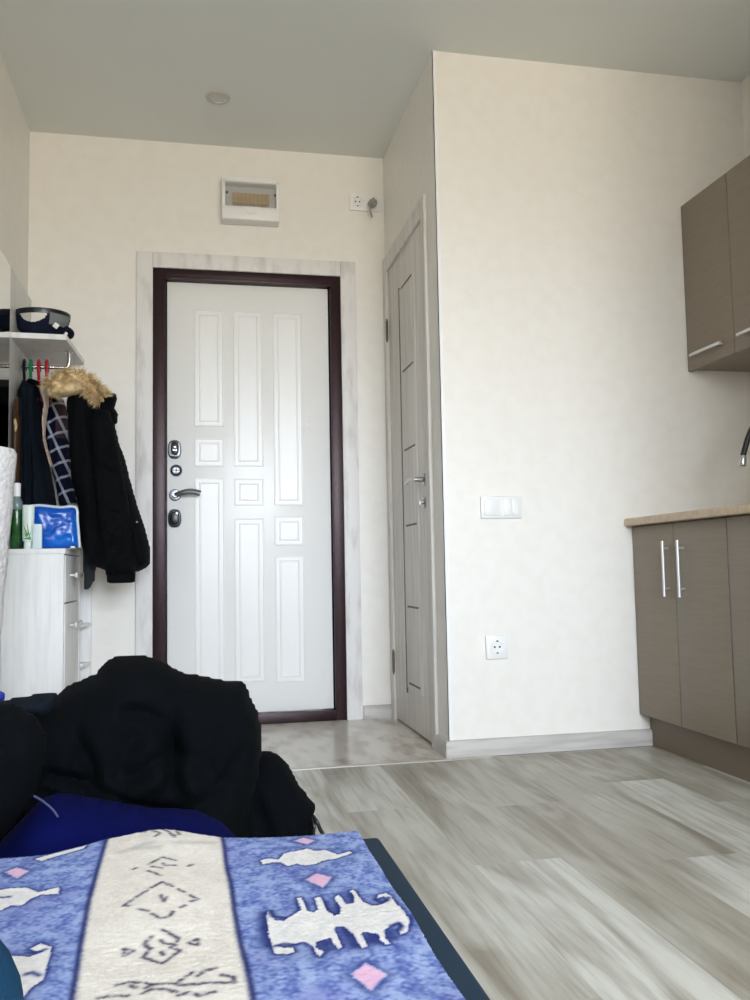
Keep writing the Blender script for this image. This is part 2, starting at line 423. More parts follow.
gm = bpy.data.materials.new('clear_pane'); gm.use_nodes = True; t = NT(gm); t.n.remove(t.n['Principled BSDF'])
tr = t('ShaderNodeBsdfTransparent'); gl = t('ShaderNodeBsdfGlossy'); gl.inputs['Roughness'].default_value = .02; fr = t('ShaderNodeFresnel'); mx = t('ShaderNodeMixShader')
t.link(fr.outputs[0], mx.inputs[0]); t.link(tr.outputs[0], mx.inputs[1]); t.link(gl.outputs[0], mx.inputs[2]); t.link(mx.outputs[0], t.n['Material Output'].inputs[0])
MB().box((WX0+.06, YB-.058, WZ0+.06), (.72, YB-.052, WZ1-.06)).build('window_pane', gm, wn, smooth=False)
MB().box((.80, YB-.058, WZ0+.06), (WX1-.06, YB-.052, WZ1-.06)).build('window_pane', gm, wn, smooth=False)

# baseboards, corner bead
def baseboard(name, poly, d, lab): struct(MB().prism(poly, d).build(name, M['base']), lab)
def bprof(x, y, nx, ny):   # profile points in the plane perpendicular to the run
    return [(x, y, 0), (x+nx*.016, y+ny*.016, 0), (x+nx*.016, y+ny*.016, .05), (x+nx*.011, y+ny*.011, .058), (x, y, .06)]
baseboard('baseboard_front', bprof(XP-.014, YP, 0, -1), (1.70-XP+.014, 0, 0), 'grey baseboard under the partition wall')
baseboard('baseboard_side', bprof(XP, YP-.014, -1, 0), (0, 3.243-YP+.014, 0), 'short grey baseboard beside the narrow door')
baseboard('baseboard_back', bprof(.755, YF, 0, -1), (XP-.755, 0, 0), 'short grey baseboard right of the entrance door')
baseboard('baseboard_left', bprof(XL, YB, 1, 0), (0, 5.5, 0), 'grey baseboard along the left wall')
o = MB().box((XP-.0025, YP-.0025, .06), (XP+.014, YP, H)).box((XP-.0025, YP-.0025, .06), (XP, YP+.008, H)).build('trim_2', M['whiteplastic']); struct(o, 'white corner bead on the partition edge')

# ------------------------------------------------------------------ entrance door
leaf = MB().box((-.118+.004, 4.032, .05), (.622, 4.09, 1.994), .003)
PROF = [(0, 0), (.07, .003), (.16, .003), (.24, .0006), (.70, .0006), (.78, .003), (.87, .003), (.96, .0008), (1, .0008)]
for x0, x1, zs in ((.006, .138, [(1.333, 1.872), (1.151, 1.281), (.18, 1.101)]), (.181, .315, [(1.152, 1.873), (.974, 1.097), (.184, .916)]), (.362, .496, [(.974, 1.872), (.791, .924), (.177, .744)])):
    for z0, z1 in zs: leaf.moulding(x0, x1, z0, z1, 4.032, .03, PROF)
door1 = struct(leaf.build('door_1', M['doorwhite']), 'white moulded-panel entrance door leaf')
fr = MB()
# frame: outer face and stepped rebate, threshold
fr.box((DX0, 4.002, 0), (-.122, 4.15, DZ), .003).box((.628, 4.002, 0), (DX1, 4.15, DZ), .003)
fr.box((-.124, 4.003, 1.998), (.630, 4.15, DZ-.0005), .003).box((-.124, 4.0, 0), (.630, 4.15, .047), .003)
fr.box((-.124, 4.092, .04), (-.10, 4.15, 2.0)).box((.60, 4.092, .04), (.63, 4.15, 2.0))
fr.box((-.122, 4.0, 2.004), (.628, 4.01, 2.012), .001)
MB.build(fr, 'door_frame', M['maroon'], door1, label='maroon hammered steel door frame')
cs = MB()
cs.box((DX0-.068, 3.992, 0), (DX0+.004, YF, DZ+.068), .004).box((DX1-.004, 3.992, 0), (DX1+.068, YF, DZ+.068), .004).box((DX0+.004, 3.993, DZ-.004), (DX1-.004, YF, DZ+.068), .004)
cs.build('casing', M['casing'], door1, label='bleached wood door casing')
def oval(mb, c, rx, rz, d):
    mb.lathe([(0, 0), (1, 0), (1, d*.5), (.86, d*.85), (.6, d), (0, d)], (0,0,0)); return mb
def escutcheon(cx, cz, rx, rz, d, mt, parent, name='lock_plate', label=None):
    bm = MB(); n = 32
    prof = [(0, 0), (1, 0), (1, d*.5), (.88, d*.9), (.7, d), (0, d)]
    vs, fs = [], []
    for k, (f, h) in enumerate(prof):
        for i in range(n):
            a = 2*math.pi*i/n; ca, sa = math.cos(a), math.sin(a); e = .75
            vs.append((cx+rx*f*abs(ca)**e*(1 if ca > 0 else -1), 4.030-h, cz+rz*f*abs(sa)**e*(1 if sa > 0 else -1)))
    for k in range(len(prof)-1):
        for i in range(n): fs.append((k*n+i, k*n+(i+1)%n, (k+1)*n+(i+1)%n, (k+1)*n+i))
    bm.raw(vs, fs); bmesh.ops.remove_doubles(bm.bm, verts=bm.bm.verts, dist=1e-6)
    return bm.build(name, mt, parent, label=label)
lk = escutcheon(-.081, 1.226, .029, .042, .014, M['lockmetal'], door1, label='upper chrome rimmed lock plate')
escutcheon(-.080, 1.229, .019, .033, .019, M['blackplastic'], lk, 'lock_cover')
b = MB(); b.lathe([(0, 0), (.004, 0), (.005, .003), (0, .004)], (-.080, 4.012, 1.236), (0, -1, 0)); b.box((-.089, 4.0095, 1.219), (-.071, 4.0125, 1.222)); b.build('keyhole_mark', M['chrome'], lk)
lk = MB().lathe([(0, 0), (.026, 0), (.026, .008), (.021, .012), (.017, .009), (.012, .009), (.012, .014), (0, .014)], (-.074, 4.031, 1.132), (0, -1, 0)).build('cylinder_lock', M['lockmetal'], door1, label='round chrome cylinder lock')
MB().box((-.076, 4.013, 1.118), (-.072, 4.018, 1.146)).box((-.086, 4.013, 1.130), (-.062, 4.018, 1.134)).build('keyhole', M['blackplastic'], lk)
hd = MB().lathe([(0, 0), (.026, 0), (.026, .007), (.022, .011), (.012, .012), (.012, .045), (0, .045)], (-.079, 4.031, 1.022), (0, -1, 0))
hd.tube([(-.079, 3.990, 1.022), (-.06, 3.984, 1.030), (-.03, 3.982, 1.040), (.0, 3.984, 1.041), (.034, 3.988, 1.034)], lambda t: .0075-.0025*t, flat=.9)
hd.tube([(-.079, 3.990, 1.020), (-.06, 3.984, 1.020), (-.03, 3.982, 1.024), (.0, 3.984, 1.024), (.028, 3.988, 1.018)], lambda t: .0075-.0025*t, flat=.9)
hd.build('door_handle', M['lockmetal'], door1, label='chrome double-bar lever handle')
lk = escutcheon(-.081, .918, .029, .040, .014, M['darkmetal'], door1, label='lower dark lock plate')
escutcheon(-.081, .918, .022, .032, .019, M['blackplastic'], lk, 'lock_cover')
MB().lathe([(0, 0), (.006, 0), (.005, .003), (0, .004)], (-.073, 4.012, .938), (0, -1, 0)).build('lock_knob', M['chrome'], lk)
for z in (1.366, 1.338):
    MB().lathe([(0, 0), (.007, 0), (.006, .003), (0, .004)], (.527, 4.032, z), (0, -1, 0)).build('magnet', M['whiteplastic'], door1)

# ------------------------------------------------------------------ narrow grey inner door (in the x = XP plane)
l2 = MB().box((XP-.002, BY0+.004, .008), (XP+.036, BY1-.004, BZ-.004), .002)
door2 = struct(l2.build('door_2', M['greydoor']), 'narrow grey wood inner door with vertical inlay')
c2 = MB().box((XP-.014, 3.243, 0), (XP, BY0+.004, 2.135), .003).box((XP-.014, BY1-.004, 0), (XP, 4.0, 2.135), .003).box((XP-.0135, BY0+.004, BZ-.004), (XP, BY1-.004, 2.135), .003)
c2.build('casing', M['greydoor'], door2)
il = MB().box((XP-.005, 3.46, .17), (XP, 3.715, 1.90), .002)
il.build('inlay_panel', M['greydoor'], door2)
st = MB().box((XP-.0062, 3.716, .15), (XP-.001, 3.726, 1.91))  # upright dark strip stands in for the shade in the panel groove
for z in (1.895, 1.526, 1.182, .858, .516, .195): st.box((XP-.0062, 3.49, z-.004), (XP-.001, 3.675, z+.004))
st.build('inlay_and_shade_strip', M['taupe_dark'], door2, label='dark inlay strips and a dark strip for groove shade')
h = MB().lathe([(0, 0), (.024, 0), (.024, .006), (.02, .009), (.010, .01), (.010, .042), (0, .042)], (XP-.002, 3.36, 1.025), (-1, 0, 0))
h.tube([(XP-.044, 3.36, 1.025), (XP-.047, 3.40, 1.029), (XP-.047, 3.45, 1.029), (XP-.042, 3.505, 1.022)], lambda t: .008-.002*t)
h.build('door_handle', M['chrome'], door2, label='chrome lever handle')
MB().lathe([(0, 0), (.022, 0), (.022, .006), (.018, .009), (.008, .009), (.008, .018), (0, .018)], (XP-.002, 3.365, .935), (-1, 0, 0)).box((XP-.026, 3.361, .925), (XP-.018, 3.369, .945)).build('privacy_lock', M['chrome'], door2)
for z in (1.78, .258):
    MB().cyl((XP-.012, 3.943, z-.045), (XP-.012, 3.943, z+.045), .006, seg=12).cyl((XP-.012, 3.943, z+.045), (XP-.012, 3.943, z+.055), .004, seg=10).cyl((XP-.012, 3.943, z-.055), (XP-.012, 3.943, z-.045), .004, seg=10).build('hinge', M['bronze'], door2)

# ------------------------------------------------------------------ wall fittings
t_ = thing('distribution_box', 'white wall-mounted fuse box above the entrance door', 'fuse box', (.26, YF, 2.275))
x0, x1, z0, z1 = .130, .391, 2.268, 2.472
b = MB().box((x0, YF-.03, z0), (x1, YF-.001, z1), .006)
b.box((x0, YF-.075, z0), (x1, YF-.03, z0+.062), .006).box((x0, YF-.075, z1-.035), (x1, YF-.03, z1), .006).box((x0, YF-.075, z0+.06), (x0+.016, YF-.03, z1-.02), .003).box((x1-.016, YF-.075, z0+.06), (x1, YF-.03, z1-.02), .003)
b.build('housing', M['whiteplastic'], t_)
b = MB()
for i in range(9): b.box((.180+i*.0185, YF-.062, 2.350), (.1975+i*.0185, YF-.03, 2.398), .002).box((.184+i*.0185, YF-.068, 2.366), (.193+i*.0185, YF-.06, 2.378), .001)
b.build('breaker_row', M['yellow'], t_, label='amber row of circuit breakers')
lid = MB().box((x0+.015, YF-.082, z0+.060), (x1-.015, YF-.078, z1-.03), .001).build('lid', M['smoke'], t_, label='smoky see-through lid')
for x in (x0+.022, x1-.022): MB().cyl((x, YF-.088, 2.385), (x, YF-.082, 2.385), .005, seg=12).build('lid_screw', M['blackplastic'], lid)
MB().prism([(.262+.032*math.cos(math.pi+math.pi*i/16), YF-.080, z0+.060+.032*math.sin(math.pi+math.pi*i/16)) for i in range(17)], (0, .008, 0)).build('finger_tab', M['whiteplastic'], t_)

def socket_well(mb_p, cx, cz, y, parent):
    p = MB().lathe([(0, 0), (.021, 0), (.023, .0), (.027, .004), (.027, .006), (.0215, .006), (.0205, .002), (0, .002)], (cx, y, cz), (0, -1, 0)).build('socket_insert', M['whiteplastic'], parent)
    q = MB()
    for dx in (-.0095, .0095): q.cyl((cx+dx, y-.0045, cz), (cx+dx, y-.002, cz), .0035, seg=12)
    q.box((cx-.004, y-.0065, cz-.024), (cx+.004, y-.004, cz-.019), .001).box((cx-.004, y-.0065, cz+.019), (cx+.004, y-.004, cz+.024), .001)
    q.build('contact_hole', M['blackplastic'], p)
t_ = thing('wall_socket', 'white double wall socket high up right of the fuse box', 'socket', (.80, YF, 2.37))
MB().box((.727, YF-.011, 2.372), (.881, YF-.001, 2.454), .004).build('plate', M['whiteplastic'], t_)
socket_well(None, .766, 2.413, YF-.010, t_); socket_well(None, .842, 2.413, YF-.010, t_)
pg = MB().lathe([(0, 0), (.019, 0), (.021, .014), (.018, .038), (.010, .052), (0, .052)], (.842, YF-.017, 2.412), (-.42, -.72, -.55)).tube([(.821, YF-.052, 2.386), (.815, YF-.056, 2.372), (.822, YF-.045, 2.35), (.832, YF-.03, 2.335)], .004)
tag(pg.build('power_plug', M['greyplastic'], loc=(.838, YF-.017, 2.413)), 'grey round plug in the high double wall socket', 'plug')

t_ = thing('light_switch', 'white double light switch on the partition wall', 'switch', (1.115, YP, .852))
MB().box((1.036, YP-.010, .855), (1.196, YP-.001, .937), .004).build('plate', M['whiteplastic'], t_)
for a, b_ in ((1.048, 1.107), (1.124, 1.154), (1.1555, 1.184)):
    MB().box((a, YP-.0145, .866), (b_, YP-.008, .926), .002).build('rocker', M['whiteplastic'], t_)
t_ = thing('wall_socket', 'white single wall socket low on the partition wall', 'socket', (1.082, YP, .34))
MB().box((1.041, YP-.011, .342), (1.123, YP-.001, .428), .004).build('plate', M['whiteplastic'], t_)
socket_well(None, 1.082, .386, YP-.010, t_)

t_ = thing('ceiling_spotlight', 'round recessed ceiling spotlight above the entrance hall', 'ceiling light', (.105, 3.58, H))
MB().lathe([(.034, 0), (.05, 0), (.052, -.004), (.048, -.008), (.036, -.007), (.034, -.003), (.034, 0)], (.105, 3.58, H)).build('trim_ring', M['strip'], t_)
MB().lathe([(0, -.0035), (.035, -.0035), (.035, -.0015), (0, -.0015)], (.105, 3.58, H)).build('lens', M['diffuser'], t_)

# ------------------------------------------------------------------ hall unit on the left wall
XU = -.690        # face of the back panel
t_ = thing('hall_unit', 'white hallway coat unit with mirror and shelf on left wall', 'coat rack', (XL, 3.7, 0))
MB().box((XL+.001, 2.30, .05), (XU, YF-.003, 1.875), .002).build('back_panel', M['whitewood'], t_)
MB().box((XU, 2.34, .80), (XU+.004, 3.535, 1.865), .001).build('mirror', M['mirror'], t_, label='tall narrow mirror')  # near part is out of view, lengthened to reflect more window light
sh = MB().prism([(XU, 3.575, 1.596), (-.486, 3.585, 1.596), (-.468, YF-.004, 1.596), (XU, YF-.004, 1.596)], (0, 0, .021)).build('shelf', M['whitewood'], t_)
YR, ZR = 3.78, 1.529
MB().cyl((XU, YR, ZR), (-.505, YR, ZR), .008, seg=14).build('hanging_rod', M['chrome'], t_)
MB().tube([(-.500, YR, 1.596), (-.500, YR, 1.555), (-.507, YR, 1.532), (-.52, YR, 1.529)], .009, sub=5).lathe([(0, 0), (.018, 0), (.018, -.004), (0, -.004)], (-.500, YR, 1.596)).build('rod_bracket', M['chrome'], t_)
# chest of drawers
X1 = -.468
t_ = thing('drawer_chest', 'narrow white wooden drawer chest below the hanging clothes', 'chest of drawers', (-.58, 3.68, 0))
b = MB().box((XU+.001, 3.465, 0), (X1-.004, 3.483, .755), .001).box((XU+.001, 3.882, 0), (X1+.003, 3.90, .755), .001).box((XU+.001, 3.483, .02), (XU+.012, 3.882, .755)).box((XU+.012, 3.483, .05), (X1-.03, 3.882, .068))
b.box((XU+.012, 3.483, 0), (X1-.02, 3.882, .05)).build('carcass', M['whitewood'], t_)
MB().box((XU+.001, 3.460, .755), (X1+.002, 3.903, .775), .002).build('top', M['whitewood'], t_)
for z0, z1 in ((.573, .750), (.20, .568), (.055, .195)):
    d = MB().box((X1-.018, 3.486, z0), (X1, 3.879, z1), .002).box((XU+.02, 3.495, z0+.02), (X1-.018, 3.87, z0+.03)).build('drawer', M['whitewood'], t_)
    zz = z1-.075 if z1 > .7 else z1-.085 if z1 > .5 else z1-.05
    MB().box((X1+.018, 3.60, zz-.010), (X1+.028, 3.78, zz+.010), .002).box((X1, 3.61, zz-.004), (X1+.02, 3.618, zz+.004)).box((X1, 3.762, zz-.004), (X1+.02, 3.77, zz+.004)).build('handle', M['strip'], d)
t_ = thing('shoe_rack', 'low white open shoe shelf between drawer chest and back wall', 'shelf', (-.55, 3.91, 0))
MB().box((XU+.001, 3.99, 0), (-.43, 4.006, .62), .001).build('back_board', M['whitewood'], t_)
for z in (.455, .29, .12):
    MB().prism([(XU+.001, 3.906, z), (-.455, 3.906, z), (-.43, 3.99, z), (XU+.001, 3.99, z)], (0, 0, .016)).build('shelf', M['whitewood'], t_)

# cap, upside down on the shelf
def cap():
    z0 = 1.618; cy = 3.72; c = at(42, 331, cy); cx = c.x
    root = thing('cap', 'dark navy baseball cap lying upside down on the coat shelf', 'cap', (cx, cy, z0))
    def shell(name, mt, a0, a1, t0, t1, off=0, skip=None, label=None, th=.003):
        vs, fs = [], []; na, nt = 110, 36
        def P(a, t, o):
            r = .42+.58*math.sin(min(1, t*1.0)*math.pi/2)
            rx, ry = (.108+o)*r, (.098+o)*r
            return (cx+rx*math.cos(a), cy+ry*math.sin(a), z0+.003+(.110-o*.3)*t**1.25 + .012*t*math.sin(a)*0)
        for i in range(na+1):
            for j in range(nt+1):
                a = math.radians(a0+(a1-a0)*i/na); tt = t0+(t1-t0)*j/nt; vs.append(P(a, tt, off)); vs.append(P(a, tt, off-th))
        ix = lambda i, j, k: (i*(nt+1)+j)*2+k
        keep = lambda i, j: 0 <= i < na and 0 <= j < nt and not (skip and skip(a0+(a1-a0)*(i+.5)/na, t0+(t1-t0)*(j+.5)/nt))
        for i in range(na):
            for j in range(nt):
                if not keep(i, j): continue
                fs.append((ix(i,j,0), ix(i+1,j,0), ix(i+1,j+1,0), ix(i,j+1,0))); fs.append((ix(i,j,1), ix(i,j+1,1), ix(i+1,j+1,1), ix(i+1,j,1)))
                for (ni, nj, p, q) in ((i-1,j,(i,j),(i,j+1)), (i+1,j,(i+1,j+1),(i+1,j)), (i,j-1,(i+1,j),(i,j)), (i,j+1,(i,j+1),(i+1,j+1))):
                    if not keep(ni, nj): fs.append((ix(*p,0), ix(*q,0), ix(*q,1), ix(*p,1)))
        m_ = MB().raw(vs, fs); bmesh.ops.remove_doubles(m_.bm, verts=m_.bm.verts, dist=1e-5)
        return m_.build(name, mt, root, label=label)
    navy = mat('navy_cap_cotton', (20, 25, 48), .8, spec=.2)
    grey = mat('grey_cap_mesh', (120, 126, 122), .8)
    hole = lambda a, t: (((a+103)/30)**2 + ((t-.86)/.27)**2) < 1 or (20 < a < 160 and t > .70)
    shell('crown', navy, -180, 180, .0, .92, skip=hole)
    MB().lathe([(0, 0), (.047, .0), (.046, .005), (0, .006)], (cx, cy, z0), sy=.9).build('crown_top', navy, root)
    shell('back_strap', M['blackplastic'], -190, 20, .86, 1.02, off=.002)
    st = shell('side_panel', grey, -66, -8, .55, .9, off=.0025, label='grey side panel', th=.002)
    c2_ = at(58, 326, 3.53)
    MB().prism([(cx+.052, cy-.088, z0+.044), (cx+.067, cy-.081, z0+.034), (cx+.077, cy-.073, z0+.052), (cx+.062, cy-.080, z0+.062)], (.002, -.003, 0)).build('size_tag', M['whiteplastic'], root, label='small white tag')
    MB().tube([(cx+.085, cy+.05, z0+.034), (cx+.108, cy+.01, z0+.030), (cx+.115, cy-.03, z0+.038), (cx+.096, cy-.05, z0+.048)], .013, flat=.7).build('brim', navy, root)
cap()

# ------------------------------------------------------------------ hangers and clothes
def hanger(x, mt, label, k=1.):
    root = thing('clothes_hanger', label, 'hanger', (x, YR, ZR), 'clothes hangers on the rod')
    b = MB().tube([(x, YR+.018, ZR-.012), (x, YR+.02, ZR+.004), (x, YR+.012, ZR+.017), (x, YR-.002, ZR+.0195), (x, YR-.016, ZR+.010), (x, YR-.018, ZR-.008), (x, YR-.006, ZR-.028), (x, YR, ZR-.05), (x, YR, ZR-.075)], .0135, flat=.45)
    b.build('hook', mt, root)
    b = MB().tube([(x, YR, ZR-.06), (x, YR-.06*k, ZR-.085), (x, YR-.14*k, ZR-.12), (x, YR-.20*k, ZR-.155)], .011, flat=.7).tube([(x, YR, ZR-.06), (x, YR+.06*k, ZR-.085), (x, YR+.14*k, ZR-.12), (x, YR+.20*k, ZR-.155)], .011, flat=.7)
    b.tube([(x, YR-.19*k, ZR-.152), (x, YR, ZR-.160), (x, YR+.19*k, ZR-.152)], .005)
    b.build('shoulder_bar', mt, root)
    return root
xg = at(31, 368, YR).x; xr1 = at(39, 368, YR).x; xr2 = at(47, 368, YR).x
hanger(xg, M['green'], 'green plastic hanger holding the dark jacket', .4)
hanger(at(24.5, 368, YR).x, M['blackplastic'], 'black plastic hanger left of the green hanger', .3)
hanger(xr1, M['red'], 'red plastic hanger nearest the green one', .4)
hanger(xr2, M['red'], 'red plastic hanger nearest the fur hooded parka', .4)

# brown leather jacket next to the panel
b = inflate(MB(), [(13, 412), (14.5, 401), (17, 395), (20, 399), (21, 440), (20, 505), (13, 505)], 3.60, .05, .015, .005, nz=(.006, 16))
t_ = thing('leather_jacket', 'brown leather jacket hanging against the white panel', 'jacket', (at(16, 450, 3.6).x, 3.6, .9))
b.build('body', M['brown'], t_)
b = inflate(MB(), [(13.5, 420), (16, 418), (17.5, 424), (17, 431), (14.5, 432)], 3.553, .008, .012, .003)
b.build('lining_patch', M['beige_fur'], t_, label='pale lining patch')

# dark jacket on the green hanger
t_ = thing('dark_jacket', 'charcoal navy jacket on the green hanger above the chest', 'jacket', (at(30, 450, 3.7).x, 3.7, .8))
b = inflate(MB(), [(19, 393), (21.5, 387), (26, 381.5), (33, 384), (38, 381), (43, 385), (42, 395), (41.5, 425), (46, 447), (50, 470), (54, 490), (57, 512), (40, 518), (20, 516), (19, 450)], 3.76, .14, .05, .005,
            folds=[([(24, 400), (23, 500)], .03, .008), ([(34, 392), (36, 510)], .035, .008), ([(41, 440), (45, 500)], .02, .006)], nz=(.010, 14), noise_scale=(1.4, .35))
b.build('body', M['dark_jacket'], t_)
b = inflate(MB(), [(26, 381), (30, 378.5), (36, 380), (42, 383.5), (41, 391), (36, 389), (30, 386)], 3.68, .05, .015, .004, nz=(.004, 20))
b.build('collar', M['black_cloth'], t_, label='black collar')
b = inflate(MB(), [(19, 402), (21, 396), (25, 398), (26, 430), (25, 470), (26, 508), (19.5, 508), (18.5, 450)], 3.63, .045, .03, .005, nz=(.006, 16))
b.build('sleeve', M['dark_jacket'], t_)

# cream garment between
b = inflate(MB(), [(39.5, 391), (43, 384), (45.5, 376), (50, 380), (48, 393), (49, 402), (46.5, 418), (45, 438), (53, 466), (50, 468), (43, 441), (42, 420), (44, 405)], 3.68, .05, .01, .0035, nz=(.004, 20), smooth=3)
tag(b.build('cream_shirt', M['cream_cloth'], loc=at(46, 420, 3.6)), 'thin cream shirt hanging between dark jacket and plaid shirt', 'shirt')

# plaid shirt
t_ = thing('plaid_shirt', 'navy and white plaid shirt hanging left of the parka', 'shirt', at(58, 450, 3.62))
b = inflate(MB(), [(48, 404), (52, 399), (58, 397), (64, 399), (68, 414), (71, 445), (73, 475), (77, 503), (70, 512), (60, 510), (55, 482), (50, 463), (46.5, 442), (45, 430), (46, 415)], 3.875, .085, .04, .005,
            folds=[([(62, 402), (66, 450), (70, 500)], .03, .008), ([(52, 420), (58, 470), (64, 505)], .025, .008)], nz=(.007, 16), noise_scale=(1.3, .4))
b.build('body', M['plaid'], t_)
b = inflate(MB(), [(52, 396), (55, 394), (61, 397), (64, 400), (60, 403), (55, 400)], 3.79, .02, .01, .003)
b.build('collar', M['cream_cloth'], t_, label='pale collar')

# parka with fur hood
t_ = thing('parka', 'long black winter parka with tan fur hood on coat rack', 'coat', at(105, 450, 3.64))
b = inflate(MB(), [(66, 400), (72, 391), (85, 388), (98, 390), (107.7, 393), (112, 400), (114, 408), (117, 416), (116, 426), (119.5, 442), (126, 459), (130.5, 478), (138, 505), (145.5, 527), (150.6, 546), (151.6, 563), (146, 569), (137, 573), (120, 576), (99, 569), (92, 567), (83, 556), (79.5, 539), (77, 505), (71, 479), (68, 440)], 3.66, .12, .07, .006,
            folds=[([(92, 420), (98, 480), (96, 560)], .03, .012), ([(110, 440), (128, 520), (138, 565)], .03, .010), ([(80, 430), (84, 520)], .02, .01), ([(128, 500), (122, 540), (126, 570)], .02, .008)], nz=(.016, 9), noise_scale=(1.3, .6), smooth=8)
bd = b.build('body', M['black_cloth'], t_)
b = inflate(MB(), [(90, 420), (100, 408), (111, 412), (117, 440), (125, 480), (132, 520), (137, 560), (136, 576), (106, 576), (102, 560), (97, 520), (92, 470)], 3.575, .055, .045, .005,
            folds=[([(104, 470), (124, 480)], .012, .008), ([(108, 510), (130, 518)], .012, .008), ([(108, 545), (133, 550)], .010, .008)], nz=(.010, 12))
sl = b.build('sleeve', M['black_cloth'], t_)
MB().lathe([(.040, 0), (.052, .004), (.054, .03), (.05, .04), (.04, .044)], at(121, 583, 3.575), sy=.6).build('cuff', M['black_cloth'], sl)
b = inflate(MB(), [(83, 500), (92, 500), (97, 560), (95, 580), (90, 589), (84, 590), (83, 570)], 3.77, .04, .025, .005, nz=(.004, 16))
b.build('sleeve', mat('grey_green_wool', (34, 42, 44), .9, bump=(300, .3, .002)), t_, label='dark grey green sleeve end')
b = inflate(MB(), [(104, 396), (108, 393.5), (116, 393), (117.5, 399), (114.5, 408), (118.5, 414), (117.5, 423), (110, 428), (102, 415), (98, 400)], 3.62, .05, .03, .004, nz=(.004, 14))
b.build('hood', M['black_cloth'], t_)
b = inflate(MB(), [(45, 392), (50, 381), (58, 373), (68, 369.5), (80, 370), (90, 376), (97, 384), (103, 397), (105, 402), (100, 402), (92, 397), (80, 394), (66, 397), (55, 398), (48, 398)], 3.545, .05, .025, .004, nz=(.006, 22))
path = [Vector(at(x, y, 3.52)) for x, y in ((48, 391), (54, 383), (63, 379), (73, 378), (83, 381), (91, 387), (98, 394), (103, 400))]
bp_, ds = [], []
for k in range(3600):
    u = random.random()*(len(path)-1); i = int(u); p = path[i].lerp(path[i+1], u-i)
    a = random.uniform(0, 2*math.pi); tang = (path[i+1]-path[i]).normalized()
    n1 = tang.cross(Vector((0,1,0))).normalized(); n = n1*math.cos(a)+Vector((0,1,0))*math.sin(a)
    if n.y > .6: continue
    bp_.append(p+n*.026*random.uniform(.5, 1.15)); ds.append((n+tang*random.uniform(-.7, .7)+Vector((.15, -.1, -.1))).normalized())
strands(b, bp_, ds, .030, .0011)
b.build('fur_trim', M['fur'], t_, label='tan fur hood trim')
z = MB().cyl(at(137, 522, 3.56), at(137, 522, 3.555), .004, seg=10).build('snap_button', M['darkmetal'], t_)

# ------------------------------------------------------------------ things on the chest
ZC = .7755
def on_chest(px, Y): return Vector((at(px, 548, Y).x, Y, ZC))
c = on_chest(16.5, 3.52)
t_ = thing('bottle', 'green bottle with white cap at left end of the chest', 'bottle', c)
MB().lathe([(0, 0), (.019, 0), (.021, .004), (.021, .135), (.019, .15), (0, .15)], c, sy=1).build('body', M['bottle'], t_)
MB().lathe([(.0195, .148), (.021, .152), (.0195, .175), (.014, .19), (.010, .198), (.010, .205), (0, .205)], c).build('shoulder', M['bottle_neck'], t_)
MB().lathe([(0, .198), (.0125, .198), (.0125, .245), (.011, .249), (0, .249)], c).build('cap', M['whiteplastic'], t_)
c = on_chest(28, 3.50)
t_ = thing('cream_tube', 'tall white tube with green leaf print beside green bottle', 'tube', c)
n = 24; vs, fs = [], []
for k, (z_, rx, ry) in enumerate(((0, .015, .015), (.028, .015, .015), (.03, .020, .019), (.08, .021, .017), (.165, .022, .003))):
    for i in range(n): vs.append((c.x+rx*math.cos(2*math.pi*i/n), c.y+ry*math.sin(2*math.pi*i/n), c.z+z_))
for k in range(4):
    for i in range(n): fs.append((k*n+i, k*n+(i+1)%n, (k+1)*n+(i+1)%n, (k+1)*n+i))
fs += [tuple(range(n))[::-1], tuple(range(4*n, 5*n))]
MB().raw(vs, fs).build('body', mat('white_green_tube', (222, 232, 222), .35), t_)
lf = MB()
for x0, z0, x1, z1, x2, z2 in ((-.014, .09, -.002, .045, .004, .05), (.0, .10, .002, .05, .008, .052), (-.012, .062, -.002, .04, .0, .046), (.014, .07, .004, .042, .009, .044), (-.014, .038, .013, .034, .013, .044)):
    lf.prism([(c.x+x0, c.y-.0195, c.z+z0), (c.x+x1, c.y-.0215, c.z+z1), (c.x+x2, c.y-.0215, c.z+z2)], (0, -.001, 0))
lf.build('leaf_print', mat('leaf_green', (64, 150, 74), .5), t_, label='green leaf print')
c = on_chest(37.5, 3.485)
b = MB().box((c.x-.017, c.y-.010, c.z), (c.x+.016, c.y+.010, c.z+.092), .002)
tag(b.build('small_box', mat('pale_carton', (214, 228, 230), .5), loc=c), 'small white upright box in front of the blue pouch', 'box')
# blue pouch
t_ = thing('zip_pouch', 'shiny blue plastic pouch with white edging on the chest', 'pouch', on_chest(52, 3.58))
pp = [(22, 507), (40, 505), (60, 507), (76, 507), (78, 520), (80, 547), (60, 548.5), (40, 548.5), (21, 548)]
P0 = at(50, 548.5, 3.56)
b = inflate(MB(), pp, 3.56, .035, .03, .004, nz=(.005, 14)); b.bm.transform(Matrix.Translation((0, 0, ZC-P0.z)))
b.build('body', M['blue_film'], t_)
ed = [at(x, y, 3.56)+Vector((0, -.012, ZC-P0.z)) for x, y in pp[:6]]
MB().tube(ed, .0055, sub=4).build('edge_piping', M['clear_edge'], t_, label='milky white edge piping')
e0 = at(77, 545, 3.53)
MB().box((e0.x-.022, 3.513, ZC+.001), (e0.x-.006, 3.518, ZC+.009), .001).build('zip_pull', M['whiteplastic'], t_)

